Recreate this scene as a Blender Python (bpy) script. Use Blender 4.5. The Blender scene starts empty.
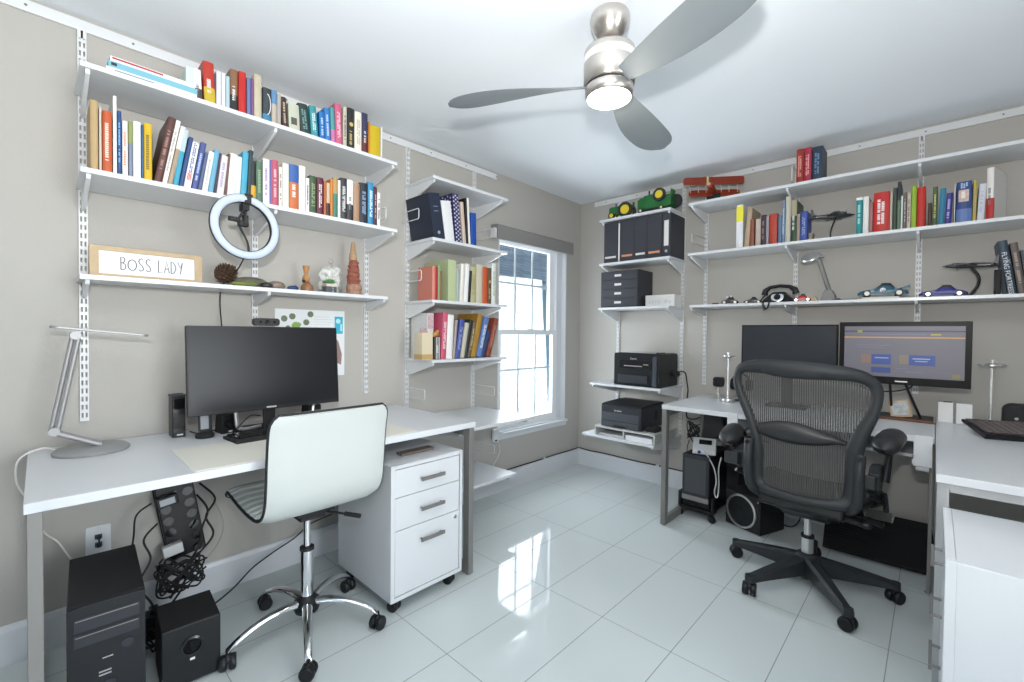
import bpy, bmesh, math, random
from math import sin, cos, pi, radians
from mathutils import Matrix, Vector
random.seed(7)
C = bpy.context.scene.collection
MW = {}
# ---------------------------------------------------------------- materials
MATS = {}
def mat(name, col, rough=.5, metal=0., emit=0., bump=0., bscale=200., trans=0., coat=0., noise=0., spec=.5, alpha=1.):
    if name in MATS: return MATS[name]
    m = bpy.data.materials.new(name); m.use_nodes = True
    nt = m.node_tree; b = nt.nodes['Principled BSDF']
    b.inputs['Base Color'].default_value = (*col, 1)
    b.inputs['Roughness'].default_value = rough
    b.inputs['Metallic'].default_value = metal
    b.inputs['Specular IOR Level'].default_value = spec
    if trans: b.inputs['Transmission Weight'].default_value = trans
    if coat: b.inputs['Coat Weight'].default_value = coat
    if alpha < 1: b.inputs['Alpha'].default_value = alpha
    if emit:
        b.inputs['Emission Color'].default_value = (*col, 1); b.inputs['Emission Strength'].default_value = emit
    if bump or noise:
        tc = nt.nodes.new('ShaderNodeTexCoord'); n = nt.nodes.new('ShaderNodeTexNoise')
        n.inputs['Scale'].default_value = bscale; n.inputs['Detail'].default_value = 4
        nt.links.new(tc.outputs['Object'], n.inputs['Vector'])
        if bump:
            bp = nt.nodes.new('ShaderNodeBump'); bp.inputs['Strength'].default_value = bump; bp.inputs['Distance'].default_value = .002
            nt.links.new(n.outputs['Fac'], bp.inputs['Height']); nt.links.new(bp.outputs['Normal'], b.inputs['Normal'])
        if noise:
            mx = nt.nodes.new('ShaderNodeMix'); mx.data_type = 'RGBA'
            mx.inputs[6].default_value = (*[c*(1-noise) for c in col], 1); mx.inputs[7].default_value = (*[min(1, c*(1+noise)) for c in col], 1)
            nt.links.new(n.outputs['Fac'], mx.inputs[0]); nt.links.new(mx.outputs[2], b.inputs['Base Color'])
    MATS[name] = m; return m
def col(c, rough=.5, **k):
    c = tuple(round(float(x), 3) for x in c)
    return mat('paint_%s_%s_%s_%s' % (*c, rough), c, rough, **k)
wall_paint = mat('greige_wall_paint', (.455,.44,.41), .75, bump=.25, bscale=120)
ceiling_paint = mat('white_ceiling_paint', (.82,.86,.90), .9, bump=.3, bscale=60)
trim_paint = mat('white_trim_paint', (.68,.71,.745), .35)
white_lam = mat('white_laminate', (.66,.685,.715), .28)
white_metal = mat('white_powder_coat', (.72,.74,.76), .35)
slot_dark = mat('plain_dark_grey', (.20,.20,.20), .8)  # flat dark grey for rail screws and the cabinet's inner block
steel_grey = mat('brushed_grey_steel', (.24,.235,.225), .45, metal=.35)
nickel = mat('brushed_nickel', (.62,.58,.54), .28, metal=1.)
chrome = mat('chrome', (.80,.80,.82), .08, metal=1.)
silver = mat('satin_silver', (.62,.62,.62), .3, metal=.85)
black_pl = mat('black_plastic', (.009,.010,.012), .4, spec=.35)
black_mt = mat('black_matte', (.014,.014,.016), .7)
black_gl = mat('black_gloss', (.01,.01,.012), .08)
graphite = mat('graphite_plastic', (.030,.034,.042), .45, spec=.35)
dk_grey = mat('dark_grey_plastic', (.016,.018,.021), .45, spec=.3)
rubber = mat('black_rubber', (.02,.02,.022), .6)
paper = mat('page_paper', (.74,.70,.60), .8, noise=.12, bscale=400)
leather = mat('white_leather', (.55,.585,.57), .38, bump=.1, bscale=90)
# ---------------------------------------------------------------- mesh building
class MB:
    def __init__(s): s.v=[]; s.f=[]; s.mi=[]; s.m=0
    def mset(s, i): s.m=i; return s
    def add(s, vs, fs):
        o=len(s.v); s.v += [Vector(p) for p in vs]
        for f in fs: s.f.append([i+o for i in f]); s.mi.append(s.m)
        return s
    def box(s, x0,y0,z0,x1,y1,z1, M=None):
        vs=[Vector(p) for p in ((x0,y0,z0),(x1,y0,z0),(x1,y1,z0),(x0,y1,z0),(x0,y0,z1),(x1,y0,z1),(x1,y1,z1),(x0,y1,z1))]
        if M: vs=[M@p for p in vs]
        return s.add(vs, [(0,3,2,1),(4,5,6,7),(0,1,5,4),(1,2,6,5),(2,3,7,6),(3,0,4,7)])
    def prism(s, pts, axis, a, b, M=None):
        # pts 2D; axis: the extruded axis. x:(y,z) y:(x,z) z:(x,y)
        def P(p,t):
            q = {'x':(t,p[0],p[1]),'y':(p[0],t,p[1]),'z':(p[0],p[1],t)}[axis]
            q=Vector(q); return M@q if M else q
        n=len(pts)
        vs=[P(p,a) for p in pts]+[P(p,b) for p in pts]
        return s.add(vs, [tuple(range(n))[::-1], tuple(range(n,2*n))]+[(i,(i+1)%n,n+(i+1)%n,n+i) for i in range(n)])
    def cyl(s, p0, p1, r0, r1=None, n=20, cap=True):
        if r1 is None: r1=r0
        p0=Vector(p0); p1=Vector(p1); d=(p1-p0).normalized()
        u=d.orthogonal().normalized(); w=d.cross(u)
        vs=[p0+(u*cos(2*pi*i/n)+w*sin(2*pi*i/n))*r0 for i in range(n)]+[p1+(u*cos(2*pi*i/n)+w*sin(2*pi*i/n))*r1 for i in range(n)]
        fs=[(i,(i+1)%n,n+(i+1)%n,n+i) for i in range(n)]
        if cap: fs += [tuple(range(n))[::-1], tuple(range(n,2*n))]
        return s.add(vs, fs)
    def tube(s, pts, r, n=8, closed=False, rs=None):
        pts=[Vector(p) for p in pts]; N=len(pts); rings=[]; u=None
        for i,p in enumerate(pts):
            a=pts[(i-1)%N] if (closed or i>0) else p; b=pts[(i+1)%N] if (closed or i<N-1) else p
            d=(b-a); d = d.normalized() if d.length>1e-9 else Vector((0,0,1))
            if u is None: u=d.orthogonal().normalized()
            else:
                u=(u-d*u.dot(d)); u = u.normalized() if u.length>1e-6 else d.orthogonal().normalized()
            w=d.cross(u); rr = rs[i] if rs else r
            rings.append([p+(u*cos(2*pi*k/n)+w*sin(2*pi*k/n))*rr for k in range(n)])
        vs=[q for R in rings for q in R]; fs=[]
        for i in range(N if closed else N-1):
            j=(i+1)%N
            for k in range(n): fs.append((i*n+k,i*n+(k+1)%n,j*n+(k+1)%n,j*n+k))
        if not closed: fs += [tuple(range(n))[::-1], tuple(range((N-1)*n,N*n))]
        return s.add(vs, fs)
    def lathe(s, prof, c=(0,0,0), n=32, M=None):
        # prof (r,z)
        vs=[]; fs=[]; c=Vector(c)
        for r,z in prof:
            for k in range(n):
                p=Vector((r*cos(2*pi*k/n), r*sin(2*pi*k/n), z))
                vs.append((M@p if M else p)+c)
        for i in range(len(prof)-1):
            for k in range(n): fs.append((i*n+k,i*n+(k+1)%n,(i+1)*n+(k+1)%n,(i+1)*n+k))
        ring=abs(prof[0][0]-prof[-1][0])<1e-9 and abs(prof[0][1]-prof[-1][1])<1e-9
        if prof[0][0]>1e-4 and not ring: fs.append(tuple(range(n))[::-1])
        if prof[-1][0]>1e-4 and not ring: fs.append(tuple(range((len(prof)-1)*n,len(prof)*n)))
        return s.add(vs, fs)
    def ball(s, c, rx, ry=None, rz=None, n=14, M=None, jit=0):
        ry=ry or rx; rz=rz or rx; c=Vector(c); vs=[]; fs=[]; m=n//2
        for i in range(m+1):
            t=pi*i/m
            for k in range(n):
                j=1+random.uniform(-jit,jit)
                p=Vector((rx*sin(t)*cos(2*pi*k/n)*j, ry*sin(t)*sin(2*pi*k/n)*j, -rz*cos(t)*j))
                vs.append((M@p if M else p)+c)
        for i in range(m):
            for k in range(n): fs.append((i*n+k,i*n+(k+1)%n,(i+1)*n+(k+1)%n,(i+1)*n+k))
        return s.add(vs, fs)
    def quad(s, a,b,c,d): return s.add([a,b,c,d],[(0,1,2,3)])
    def grid(s, rows):
        n=len(rows[0]); vs=[p for r in rows for p in r]
        return s.add(vs, [(i*n+k,i*n+k+1,(i+1)*n+k+1,(i+1)*n+k) for i in range(len(rows)-1) for k in range(n-1)])
    def build(s, name, mats, parent=None, local=False, smooth=False, bevel=0, solid=0, sub=0, origin=None):
        if not isinstance(mats,(list,tuple)): mats=[mats]
        me=bpy.data.meshes.new(name)
        if parent is not None and not local:
            inv=MW[parent].inverted(); vs=[inv@p for p in s.v]; W=MW[parent].copy()
            o_off=None
        elif parent is not None:
            vs=s.v; W=MW[parent].copy()
        else:
            if origin is None:
                xs=[p.x for p in s.v]; ys=[p.y for p in s.v]; zs=[p.z for p in s.v]
                origin=Vector(((min(xs)+max(xs))/2,(min(ys)+max(ys))/2,min(zs)))
            W=Matrix.Translation(Vector(origin)); vs=[p-Vector(origin) for p in s.v]
        me.from_pydata([tuple(p) for p in vs],[],s.f)
        for m in mats: me.materials.append(m)
        for p,i in zip(me.polygons,s.mi): p.material_index=i; p.use_smooth=bool(smooth)
        bm=bmesh.new(); bm.from_mesh(me); bmesh.ops.remove_doubles(bm,verts=bm.verts,dist=1e-6)
        bmesh.ops.recalc_face_normals(bm,faces=bm.faces); bm.to_mesh(me); bm.free()
        if smooth: me.set_sharp_from_angle(angle=radians(smooth if smooth>1 else 40))
        o=bpy.data.objects.new(name,me); C.objects.link(o)
        if parent is not None: o.parent=parent
        else: o.location=W.translation
        MW[o]=W
        if solid:
            md=o.modifiers.new('solidify','SOLIDIFY'); md.thickness=solid; md.offset=0
        if sub:
            md=o.modifiers.new('subd','SUBSURF'); md.levels=sub; md.render_levels=sub
        if bevel:
            md=o.modifiers.new('bevel','BEVEL'); md.width=bevel; md.segments=2; md.limit_method='ANGLE'; md.angle_limit=radians(40)
        return o
def tag(o, label=None, cat=None, group=None, kind=None):
    if label: o['label']=label
    if cat: o['category']=cat
    if group: o['group']=group
    if kind: o['kind']=kind
    return o
def thing(name, label, cat, loc=(0,0,0), rz=0, group=None, M=None):
    o=bpy.data.objects.new(name,None); C.objects.link(o); o.empty_display_size=.05
    W = M if M is not None else Matrix.Translation(Vector(loc))@Matrix.Rotation(rz,4,'Z')
    o.matrix_world=W; MW[o]=W
    return tag(o,label,cat,group)
def struct(o): o['kind']='structure'; return o
def arc(cx,cy,r,a0,a1,n=8): return [(cx+r*cos(a0+(a1-a0)*i/n), cy+r*sin(a0+(a1-a0)*i/n)) for i in range(n+1)]
def rrect(x0,y0,x1,y1,r,n=5):
    return arc(x1-r,y0+r,r,-pi/2,0,n)+arc(x1-r,y1-r,r,0,pi/2,n)+arc(x0+r,y1-r,r,pi/2,pi,n)+arc(x0+r,y0+r,r,pi,1.5*pi,n)
def spline(pts, n=8):
    P=[Vector(p) for p in pts]; out=[]
    for i in range(len(P)-1):
        a=P[max(i-1,0)]; b=P[i]; c=P[i+1]; d=P[min(i+2,len(P)-1)]
        for k in range(n):
            t=k/n; out.append(.5*((2*b)+(c-a)*t+(2*a-5*b+4*c-d)*t*t+(3*b-a-3*c+d)*t**3))
    out.append(P[-1]); return out
def text_part(txt, name, m, parent, M, size, depth=.0006, ax='CENTER'):
    cu=bpy.data.curves.new(name,'FONT'); cu.body=txt; cu.size=size; cu.extrude=depth/2; cu.align_x=ax; cu.align_y='CENTER'; cu.resolution_u=3
    t=bpy.data.objects.new(name,cu); dg=bpy.context.evaluated_depsgraph_get()
    C.objects.link(t); bpy.context.view_layer.update(); dg=bpy.context.evaluated_depsgraph_get()
    me=bpy.data.meshes.new_from_object(t.evaluated_get(dg)); C.objects.unlink(t); bpy.data.objects.remove(t)
    me.transform(MW[parent].inverted()@M); me.materials.clear(); me.materials.append(m)
    o=bpy.data.objects.new(name,me); C.objects.link(o); o.parent=parent; MW[o]=MW[parent].copy(); return o
def frame_to(origin, xdir, zdir):
    # matrix mapping local xy text plane: x along xdir, y along zdir
    x=Vector(xdir).normalized(); y=Vector(zdir).normalized(); z=x.cross(y)
    M=Matrix((x,y,z)).transposed().to_4x4(); M.translation=Vector(origin); return M

# ---------------------------------------------------------------- room shell
H=2.44; XR=5.6; YN=-4.75
def floor_mat():
    m=bpy.data.materials.new('white_gloss_tiles'); m.use_nodes=True; nt=m.node_tree; b=nt.nodes['Principled BSDF']
    tc=nt.nodes.new('ShaderNodeTexCoord'); sp=nt.nodes.new('ShaderNodeSeparateXYZ'); nt.links.new(tc.outputs['Object'],sp.inputs[0])
    def ln(out,off,per,w):
        a=nt.nodes.new('ShaderNodeMath'); a.operation='SUBTRACT'; a.inputs[1].default_value=off; nt.links.new(out,a.inputs[0])
        f=nt.nodes.new('ShaderNodeMath'); f.operation='PINGPONG'; f.inputs[1].default_value=per/2; nt.links.new(a.outputs[0],f.inputs[0])
        c=nt.nodes.new('ShaderNodeMath'); c.operation='LESS_THAN'; c.inputs[1].default_value=w; nt.links.new(f.outputs[0],c.inputs[0]); return c
    a=ln(sp.outputs[0],.188,.306,.0017); d=ln(sp.outputs[1],0,.61,.0015)
    mx=nt.nodes.new('ShaderNodeMath'); mx.operation='MAXIMUM'; nt.links.new(a.outputs[0],mx.inputs[0]); nt.links.new(d.outputs[0],mx.inputs[1])
    c=nt.nodes.new('ShaderNodeMix'); c.data_type='RGBA'; c.inputs[6].default_value=(.62,.675,.675,1); c.inputs[7].default_value=(.27,.27,.265,1)
    nt.links.new(mx.outputs[0],c.inputs[0]); nt.links.new(c.outputs[2],b.inputs['Base Color'])
    r=nt.nodes.new('ShaderNodeMapRange'); r.inputs[3].default_value=.05; r.inputs[4].default_value=.6; nt.links.new(mx.outputs[0],r.inputs[0]); nt.links.new(r.outputs[0],b.inputs['Roughness'])
    b.inputs['Specular IOR Level'].default_value=.38
    return m
struct(MB().box(-.1,YN-.1,-.1,XR+.1,.1,0).build('floor',floor_mat(),origin=(0,0,0)))
struct(MB().box(-.1,YN-.1,H,XR+.1,.1,H+.1).build('ceiling',ceiling_paint))
WY0,WY1,WZ0,WZ1=-1.085,-.215,.450,1.99
struct(MB().box(-.12,YN-.1,0,0,WY0,H).box(-.12,WY1,0,0,.1,H).box(-.12,WY0,0,0,WY1,WZ0).box(-.12,WY0,WZ1,0,WY1,H).build('wall_left',wall_paint))
struct(MB().box(0,0,0,XR,.1,H).build('wall_far',wall_paint))
struct(MB().box(3.45,-2.05,0,3.57,0,H).box(XR,-1.0,0,XR+.1,.1,H).box(XR,YN-.1,0,XR+.1,-4.0,H).box(XR,-4.0,2.2,XR+.1,-1.0,H).build('wall_right_with_shade_stub',wall_paint))  # inner stub added out of view to shade the far wall; opening admits fill
struct(MB().box(0,YN-.1,0,1.6,YN,H).box(2.6,YN-.1,0,XR,YN,H).box(1.6,YN-.1,2.05,2.6,YN,H).build('wall_near',wall_paint))  # door opening made up to let fill light in from behind
def skirting(name,p,axis,a,b):
    struct(MB().prism(p,axis,a,b).build(name,trim_paint))
pr=[(0,0),(.014,0),(.014,.125),(.009,.14),(.004,.146),(0,.146)]
skirting('baseboard_left',pr,'y',YN,-.0145)
skirting('baseboard_far',[(-a,b) for a,b in pr],'x',0.0,XR)
# window
wf=MB()
wf.box(-.04,WY0-.03,WZ0-.016,.026,WY1+.012,WZ0+.001).box(.0005,WY0-.02,WZ0-.05,.012,WY1+.006,WZ0-.016)
wf.box(-.118,WY1-.085,WZ0+.014,-.045,WY1-.012,WZ1-.012)
wf.box(-.118,WY0,WZ0,0,WY0+.012,WZ1).box(-.118,WY1-.012,WZ0,0,WY1,WZ1).box(-.118,WY0+.012,WZ1-.012,0,WY1-.012,WZ1)
wf.box(-.118,WY0+.012,WZ0,0,WY1-.012,WZ0+.014)
win=struct(wf.build('window_1',trim_paint,bevel=.002))
vinyl=mat('white_window_vinyl',(.82,.84,.85),.3)
glass=mat('window_glass',(.9,.97,.98),0.,trans=1.,alpha=.12)
munt=mat('grille_white',(.60,.66,.68),.4)
def sash(nm,x,z0,z1,hz):
    y0=WY0+.012; y1=WY1-.085; s=.060
    o=MB().box(x-.018,y0,z0,x+.018,y0+s,z1).box(x-.018,y1-s,z0,x+.018,y1,z1).box(x-.018,y0+s,z0,x+.018,y1-s,z0+(.06 if nm=='lower_sash' else .04)).box(x-.018,y0+s,z1-.04,x+.018,y1-s,z1).build(nm,vinyl,win,bevel=.002)
    g=MB(); w=(y1-y0-2*s)/3
    for k in (1,2): g.box(x-.008,y0+s+w*k-.008,z0+.03,x+.0,y0+s+w*k+.008,z1-.03)
    g.box(x-.007,y0+s,hz-.008,x-.001,y1-s,hz+.008)
    g.build('muntin_bars',munt,o)
    MB().box(x-.003,y0+s-.005,z0+.02,x+.003,y1-s+.005,z1-.02).build('glass_pane',glass,o)
zm=1.235
sash('upper_sash',-.095,zm-.02,WZ1-.012,zm+.40); sash('lower_sash',-.055,WZ0+.014,zm+.02,.93)
MB().box(-.036,-.72,zm+.02,-.01,-.66,zm+.03).build('sash_lock',vinyl,win)
MB().box(-.03,WY0-.02,WZ0+.014,.03,WY0+.05,WZ0+.02).build('window_sill',trim_paint,win)
rb=thing('roller_blind','grey fabric cassette of the roller blind above the window','blind',(.05,-.715,1.925))
MB().prism([(.0165,2.035),(.085,2.03),(.092,2.02),(.092,1.925),(.08,1.925),(.08,2.0),(.0165,2.0)],'y',-1.185,-.24).build('cassette',mat('grey_blind_fabric',(.235,.225,.22),.8,bump=.4,bscale=900),rb)
MB().prism([(.0165,2.0),(.079,2.0),(.079,1.94),(.0165,1.94)],'y',-1.19,-1.186).prism([(.0165,2.0),(.079,2.0),(.079,1.94),(.0165,1.94)],'y',-.239,-.235).build('end_cap',white_metal,rb)
MB().cyl((.045,-1.17,1.965),(.045,-.26,1.965),.026,n=20).box(.0425,-1.14,1.93,.0455,-.28,1.95).build('rolled_shade',mat('pale_shade_cloth',(.6,.6,.6),.8),rb,smooth=1)
ch=thing('blind_chain_clip','small white chain tensioner on the window sill corner with hanging cord','clip',(.02,-1.12,.41))
MB().box(.017,-1.155,.40,.04,-1.105,.50).build('housing',white_metal,ch,bevel=.004)
MB().box(.0401,-1.145,.408,.042,-1.12,.418).build('slot',black_mt,ch)
MB().tube(spline([(.035,-1.11,.42),(.05,-1.10,.33),(.04,-1.14,.25),(.02,-1.2,.17)]),.003).build('cord',white_metal,ch,smooth=1)
# outside
sid=mat('neighbour_siding',(.66,.74,.76),.7)
nb=thing('neighbour_house','white neighbouring house with blue grey shingle roof seen through the window','house',(-3,2,-.1))
def siding_mat():
    m=mat('siding_boards',(.62,.76,.77),.7); nt=m.node_tree; b=nt.nodes['Principled BSDF']
    tc=nt.nodes.new('ShaderNodeTexCoord'); w=nt.nodes.new('ShaderNodeTexWave'); w.bands_direction='Z'; w.inputs['Scale'].default_value=1.2
    nt.links.new(tc.outputs['Object'],w.inputs['Vector']); bp=nt.nodes.new('ShaderNodeBump'); bp.inputs['Strength'].default_value=.3
    nt.links.new(w.outputs['Fac'],bp.inputs['Height']); nt.links.new(bp.outputs['Normal'],b.inputs['Normal']); return m
MB().box(-3.3,-1,-.3,-3.0,9,2.02).build('wall',siding_mat(),nb)
MB().box(-2.75,-1.2,2.0,-2.70,9.2,2.13).box(-3.0,-1.2,2.0,-2.75,9.2,2.02).build('fascia',trim_paint,nb)
def roof_mat():
    m=mat('roof_shingles',(.15,.22,.26),.85); nt=m.node_tree; b=nt.nodes['Principled BSDF']
    tc=nt.nodes.new('ShaderNodeTexCoord'); mp=nt.nodes.new('ShaderNodeMapping'); mp.inputs['Rotation'].default_value=(0,0,pi/2)
    br=nt.nodes.new('ShaderNodeTexBrick'); br.inputs['Scale'].default_value=3.2; br.inputs['Color1'].default_value=(.34,.40,.38,1); br.inputs['Color2'].default_value=(.50,.56,.53,1); br.inputs['Mortar'].default_value=(.17,.22,.21,1); br.inputs['Mortar Size'].default_value=.03; br.inputs['Brick Width'].default_value=.9; br.inputs['Row Height'].default_value=.4
    nt.links.new(tc.outputs['Object'],mp.inputs[0]); nt.links.new(mp.outputs[0],br.inputs['Vector']); nt.links.new(br.outputs['Color'],b.inputs['Base Color']); return m
MB().add([(-2.66,-1.3,2.12),(-2.66,9.3,2.12),(-7.5,9.3,4.9),(-7.5,-1.3,4.9),(-2.66,-1.3,2.16),(-2.66,9.3,2.16),(-7.5,9.3,4.94),(-7.5,-1.3,4.94)],[(0,1,2,3),(7,6,5,4),(0,1,5,4),(1,2,6,5),(2,3,7,6),(3,0,4,7)]).build('roof',roof_mat(),nb)
struct(MB().box(-9,-6,-.35,-.12,10,-.3).build('ground_outside',mat('pale_paving',(.72,.74,.74),.8)))
hd=MB()
for i in range(260):
    y=random.uniform(1.4,4.5); x=random.uniform(-2.9,-2.6); z=random.uniform(-.28,.02)
    a=random.uniform(0,6.28); r=random.uniform(.03,.06)
    hd.quad((x,y,z),(x+r*cos(a),y+r*sin(a),z+.02),(x+r*cos(a)*1.5,y+r*sin(a)*1.5,z+r),(x+r*.3,y,z+r))
tag(hd.build('hedge_plants',mat('dark_hedge_leaf',(.05,.09,.06),.7)),'low dark hedge along the neighbouring house outside the window','hedge',kind='stuff')
# ---------------------------------------------------------------- wall shelving
def WM(side, t, z=0):
    # local frame on a wall: x along the wall, y out of the wall, z up
    if side=='L': return Matrix(((0,1,0,0),(1,0,0,t),(0,0,1,z),(0,0,0,1)))
    return Matrix(((1,0,0,t),(0,-1,0,0),(0,0,1,z),(0,0,0,1)))
def upright(side,t,z0,z1,label):
    mb=MB(); M=WM(side,t); w=.013; d=.014; n=int((z1-z0-.02)/.032); y0=.012
    for a in (-w,-.003,.009): mb.box(a,y0,z0,a+(.004 if a!=-.003 else .006),d,z1,M)
    mb.box(-w,0.0005,z0,-w+.0015,y0,z1,M).box(w-.0015,0.0005,z0,w,y0,z1,M)
    for k in range(n+1):
        za=z0+k*.032; zb=min(za+.013,z1)
        if zb<=za: continue
        mb.box(-w+.004,y0,za,-.003,d,zb,M).box(.003,y0,za,w-.004,d,zb,M)
    mb.box(-w+.004,y0,z0+(n+.5)*.032,w-.004,d,z1,M) if z0+(n+.5)*.032<z1 else None
    o=mb.build('slotted_upright',white_metal,origin=M@Vector((0,.007,z0)))
    return tag(o,label,'shelf upright','slotted wall uprights')
def rail(side,a,b,label):
    mb=MB(); M=WM(side,0)
    mb.box(a,.0005,2.384,b,.013,2.425,M)
    o=mb.build('hanging_rail',white_metal,bevel=.0015)
    sc=MB()
    x=a+.12
    while x<b:
        p=M@Vector((x,.0132,2.405)); q=M@Vector((x,.0142,2.405)); sc.cyl(p,q,.0045,n=10); x+=.30
    sc.build('screw_heads',slot_dark,o)
    return tag(o,label,'rail')
rail('L',-3.95,-1.125,'long white hanging rail under the ceiling on the left wall')
rail('F',.156,3.6,'long white hanging rail under the ceiling on the far wall')
for t,z0,l in ((-3.383,.866,'white slotted upright nearest the silver desk lamp'),(-2.776,.98,'white slotted upright behind the ring light and big monitor'),(-2.185,.866,'white slotted upright at right end of the long left book shelves'),
               (-1.905,.30,'white slotted upright at left side of the narrow window bookshelf'),(-1.345,.22,'white slotted upright between the narrow bookshelf and the window')):
    upright('L',t,z0,2.384,l)
for t,z0,l in ((.414,.34,'white slotted upright behind the printers near the corner'),(.982,.38,'white slotted upright right of the black printers'),
               (1.160,.85,'white slotted upright at left end of the long far shelves'),(1.75,.90,'white slotted upright behind the black telephone'),(2.361,.90,'white slotted upright between the blue model cars'),(2.965,.90,'white slotted upright at the far right outside corner of shelves')):
    upright('F',t,z0,2.384,l)
def shelf(side,a,b,z,d,ups,label,th=.018,bh=.075,y0=.015,name='wall_shelf',mats=None):
    M=WM(side,0); c=(a+b)/2
    o=MB().box(a,y0,z-th,b,d,z,M).build(name,mats or white_lam,bevel=.0015,origin=M@Vector((c,y0,z-th)))
    tag(o,label,'shelf')
    for t in ups:
        zb=z-th; L=d-.012
        pf=[(.0145,zb),(L,zb),(L+.002,zb-.006),(L-.004,zb-.016),(L-.02,zb-.020),(.05,zb-bh),(.0145,zb-bh-.004)]
        MB().prism([(p[0],p[1]) for p in pf],'x',t-.006,t+.006,M).build('bracket',white_metal,o)
    return o
UA=(-3.383,-2.776,-2.185)
shelf('L',-3.404,-2.165,2.146,.305,UA,'top long white shelf on the left wall')
shelf('L',-3.404,-2.165,1.785,.307,UA,'middle long white shelf on the left wall, full of books')
shelf('L',-3.404,-2.170,1.425,.223,UA,'lowest long white shelf on the left wall, under the wooden sign',bh=.055)
UC=(-1.905,-1.345)
for z,d,l in ((2.145,.30,'empty topmost board of the narrow window bookshelf'),(1.785,.30,'white board under the navy binders beside the window'),(1.42,.30,'white board under the salmon binder and recipe books'),
              (1.065,.30,'white board under the wine box and leaning books'),(.69,.555,'deep white board at desk height beside the window'),(.285,.40,'low white board near the floor under the window')):
    shelf('L',-1.925,-1.295,z,d,UC,l,bh=.085 if z>.7 else .07)
UP=(.414,.982)
for z,d,l in ((2.172,.295,'topmost white printer-column shelf carrying the green tractors'),(1.812,.295,'white printer-column shelf carrying the upright black binders'),(1.446,.295,'white printer-column shelf carrying the four-drawer box'),
              (.832,.41,'white shelf carrying the upper printer'),(.436,.51,'lowest white shelf carrying paper trays and the lower printer')):
    shelf('F',.39,1.0,z,d,UP,l,bh=.085)
UB=(1.160,1.75,2.361,2.965)
shelf('F',1.138,3.02,2.169,.307,UB,'top long white shelf on the far wall, under the red biplane')
shelf('F',1.138,3.02,1.812,.307,UB,'middle long white shelf on the far wall, full of books')
shelf('F',1.15,3.02,1.442,.29,UB,'lowest long white shelf on the far wall, with model cars',bh=.05)
def wire_end(side,t,z,label,L=.19,h=.062,up=None):
    M=WM(side,t); r=.008
    pts=[(0,.014,z+h),(0,.08,z+h),(0,L-r,z+h),(0,L,z+h-r),(0,L,z+r),(0,L-r,z),(0,.08,z),(0,.014,z)]
    o=MB().tube([M@Vector(p) for p in pts],.0028,n=8).build('wire_bookend',white_metal,smooth=1)
    return tag(o,label,'bookend','white wire bookends')
wire_end('L',-1.945,1.905,'white wire bookend left of the thick navy binder')
wire_end('L',-1.33,1.895,'white wire bookend right of the cobalt folder by the blind',L=.22)
wire_end('L',-1.925,1.54,'white wire bookend in front of the salmon binder')
wire_end('L',-1.887,.813,'white wire bookend on the left upright just above the desk',L=.18)
wire_end('L',-1.33,.79,'white wire bookend beside the window just above the desk',L=.22)
wire_end('L',-1.33,.385,'white wire bookend under the desk-height board by the window',L=.225)
wire_end('L',-2.20,1.845,'white wire bookend at right end of the middle left shelf',L=.25)
wire_end('F',1.148,1.90,'white wire bookend on the far wall between printer column and long shelves',L=.26)
def flat_end(label,x,z,h=.14,d=.19):
    o=MB().box(x,-.29,z,x+.002,-.29+d,z+h).box(x-.004,-.29,z,x,-.29+d,z+.0015).build('steel_bookend',white_metal); return tag(o,label,'bookend')
wire_end('F',1.775,2.19,'white wire bookend left of the dark red books',L=.30,h=.09)
flat_end('thin white steel bookend left of the wide blue photo book',2.496,1.8125,h=.20)

# ---------------------------------------------------------------- books
SHELFZ={'A1':2.1462,'A2':1.7852,'C1':1.7852,'C2':1.4202,'C3':1.0652,'B1':2.1692,'B2':1.8122,'B3':1.4422}
PLANE={'A1':.262,'A2':.262,'C1':.262,'C2':.262,'C3':.262,'B1':-.255,'B2':-.255,'B3':-.2}
GROUP={'A1':'books on the top left shelf','A2':'books on the middle left shelf','C1':'binders beside the window','C2':'cookbooks beside the window','C3':'books on the low window shelf','B1':'books on the top far shelf','B2':'books on the middle far shelf','B3':'books on the low far shelf'}
WHERE={'A1':'top left-wall shelf','A2':'middle left-wall shelf','C1':'upper window shelf','C2':'middle window shelf','C3':'lower window shelf','B1':'top far-wall shelf','B2':'middle far-wall shelf','B3':'lowest far-wall shelf'}
def spine_poly(w,d,b):
    # plan of a cover: rounded spine at y=0, open at the fore edge
    return [(w*t, b*(4*(t-.5)**2)) for t in (0,.12,.3,.5,.7,.88,1)]
def strip(mb,w,z0,z1,b,eps):
    pts=spine_poly(w,0,b); n=len(pts)
    vs=[(x if 0<i<n-1 else (x-eps if i==0 else x+eps), y-eps, z0) for i,(x,y) in enumerate(pts)]
    vs=[(-eps,b+.012,z0)]+vs+[(w+eps,b+.012,z0)]
    up=[(x,y,z1) for x,y,_ in vs]; n=len(vs)
    mb.add(vs+up,[(i,i+1,n+i+1,n+i) for i in range(n-1)])
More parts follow.
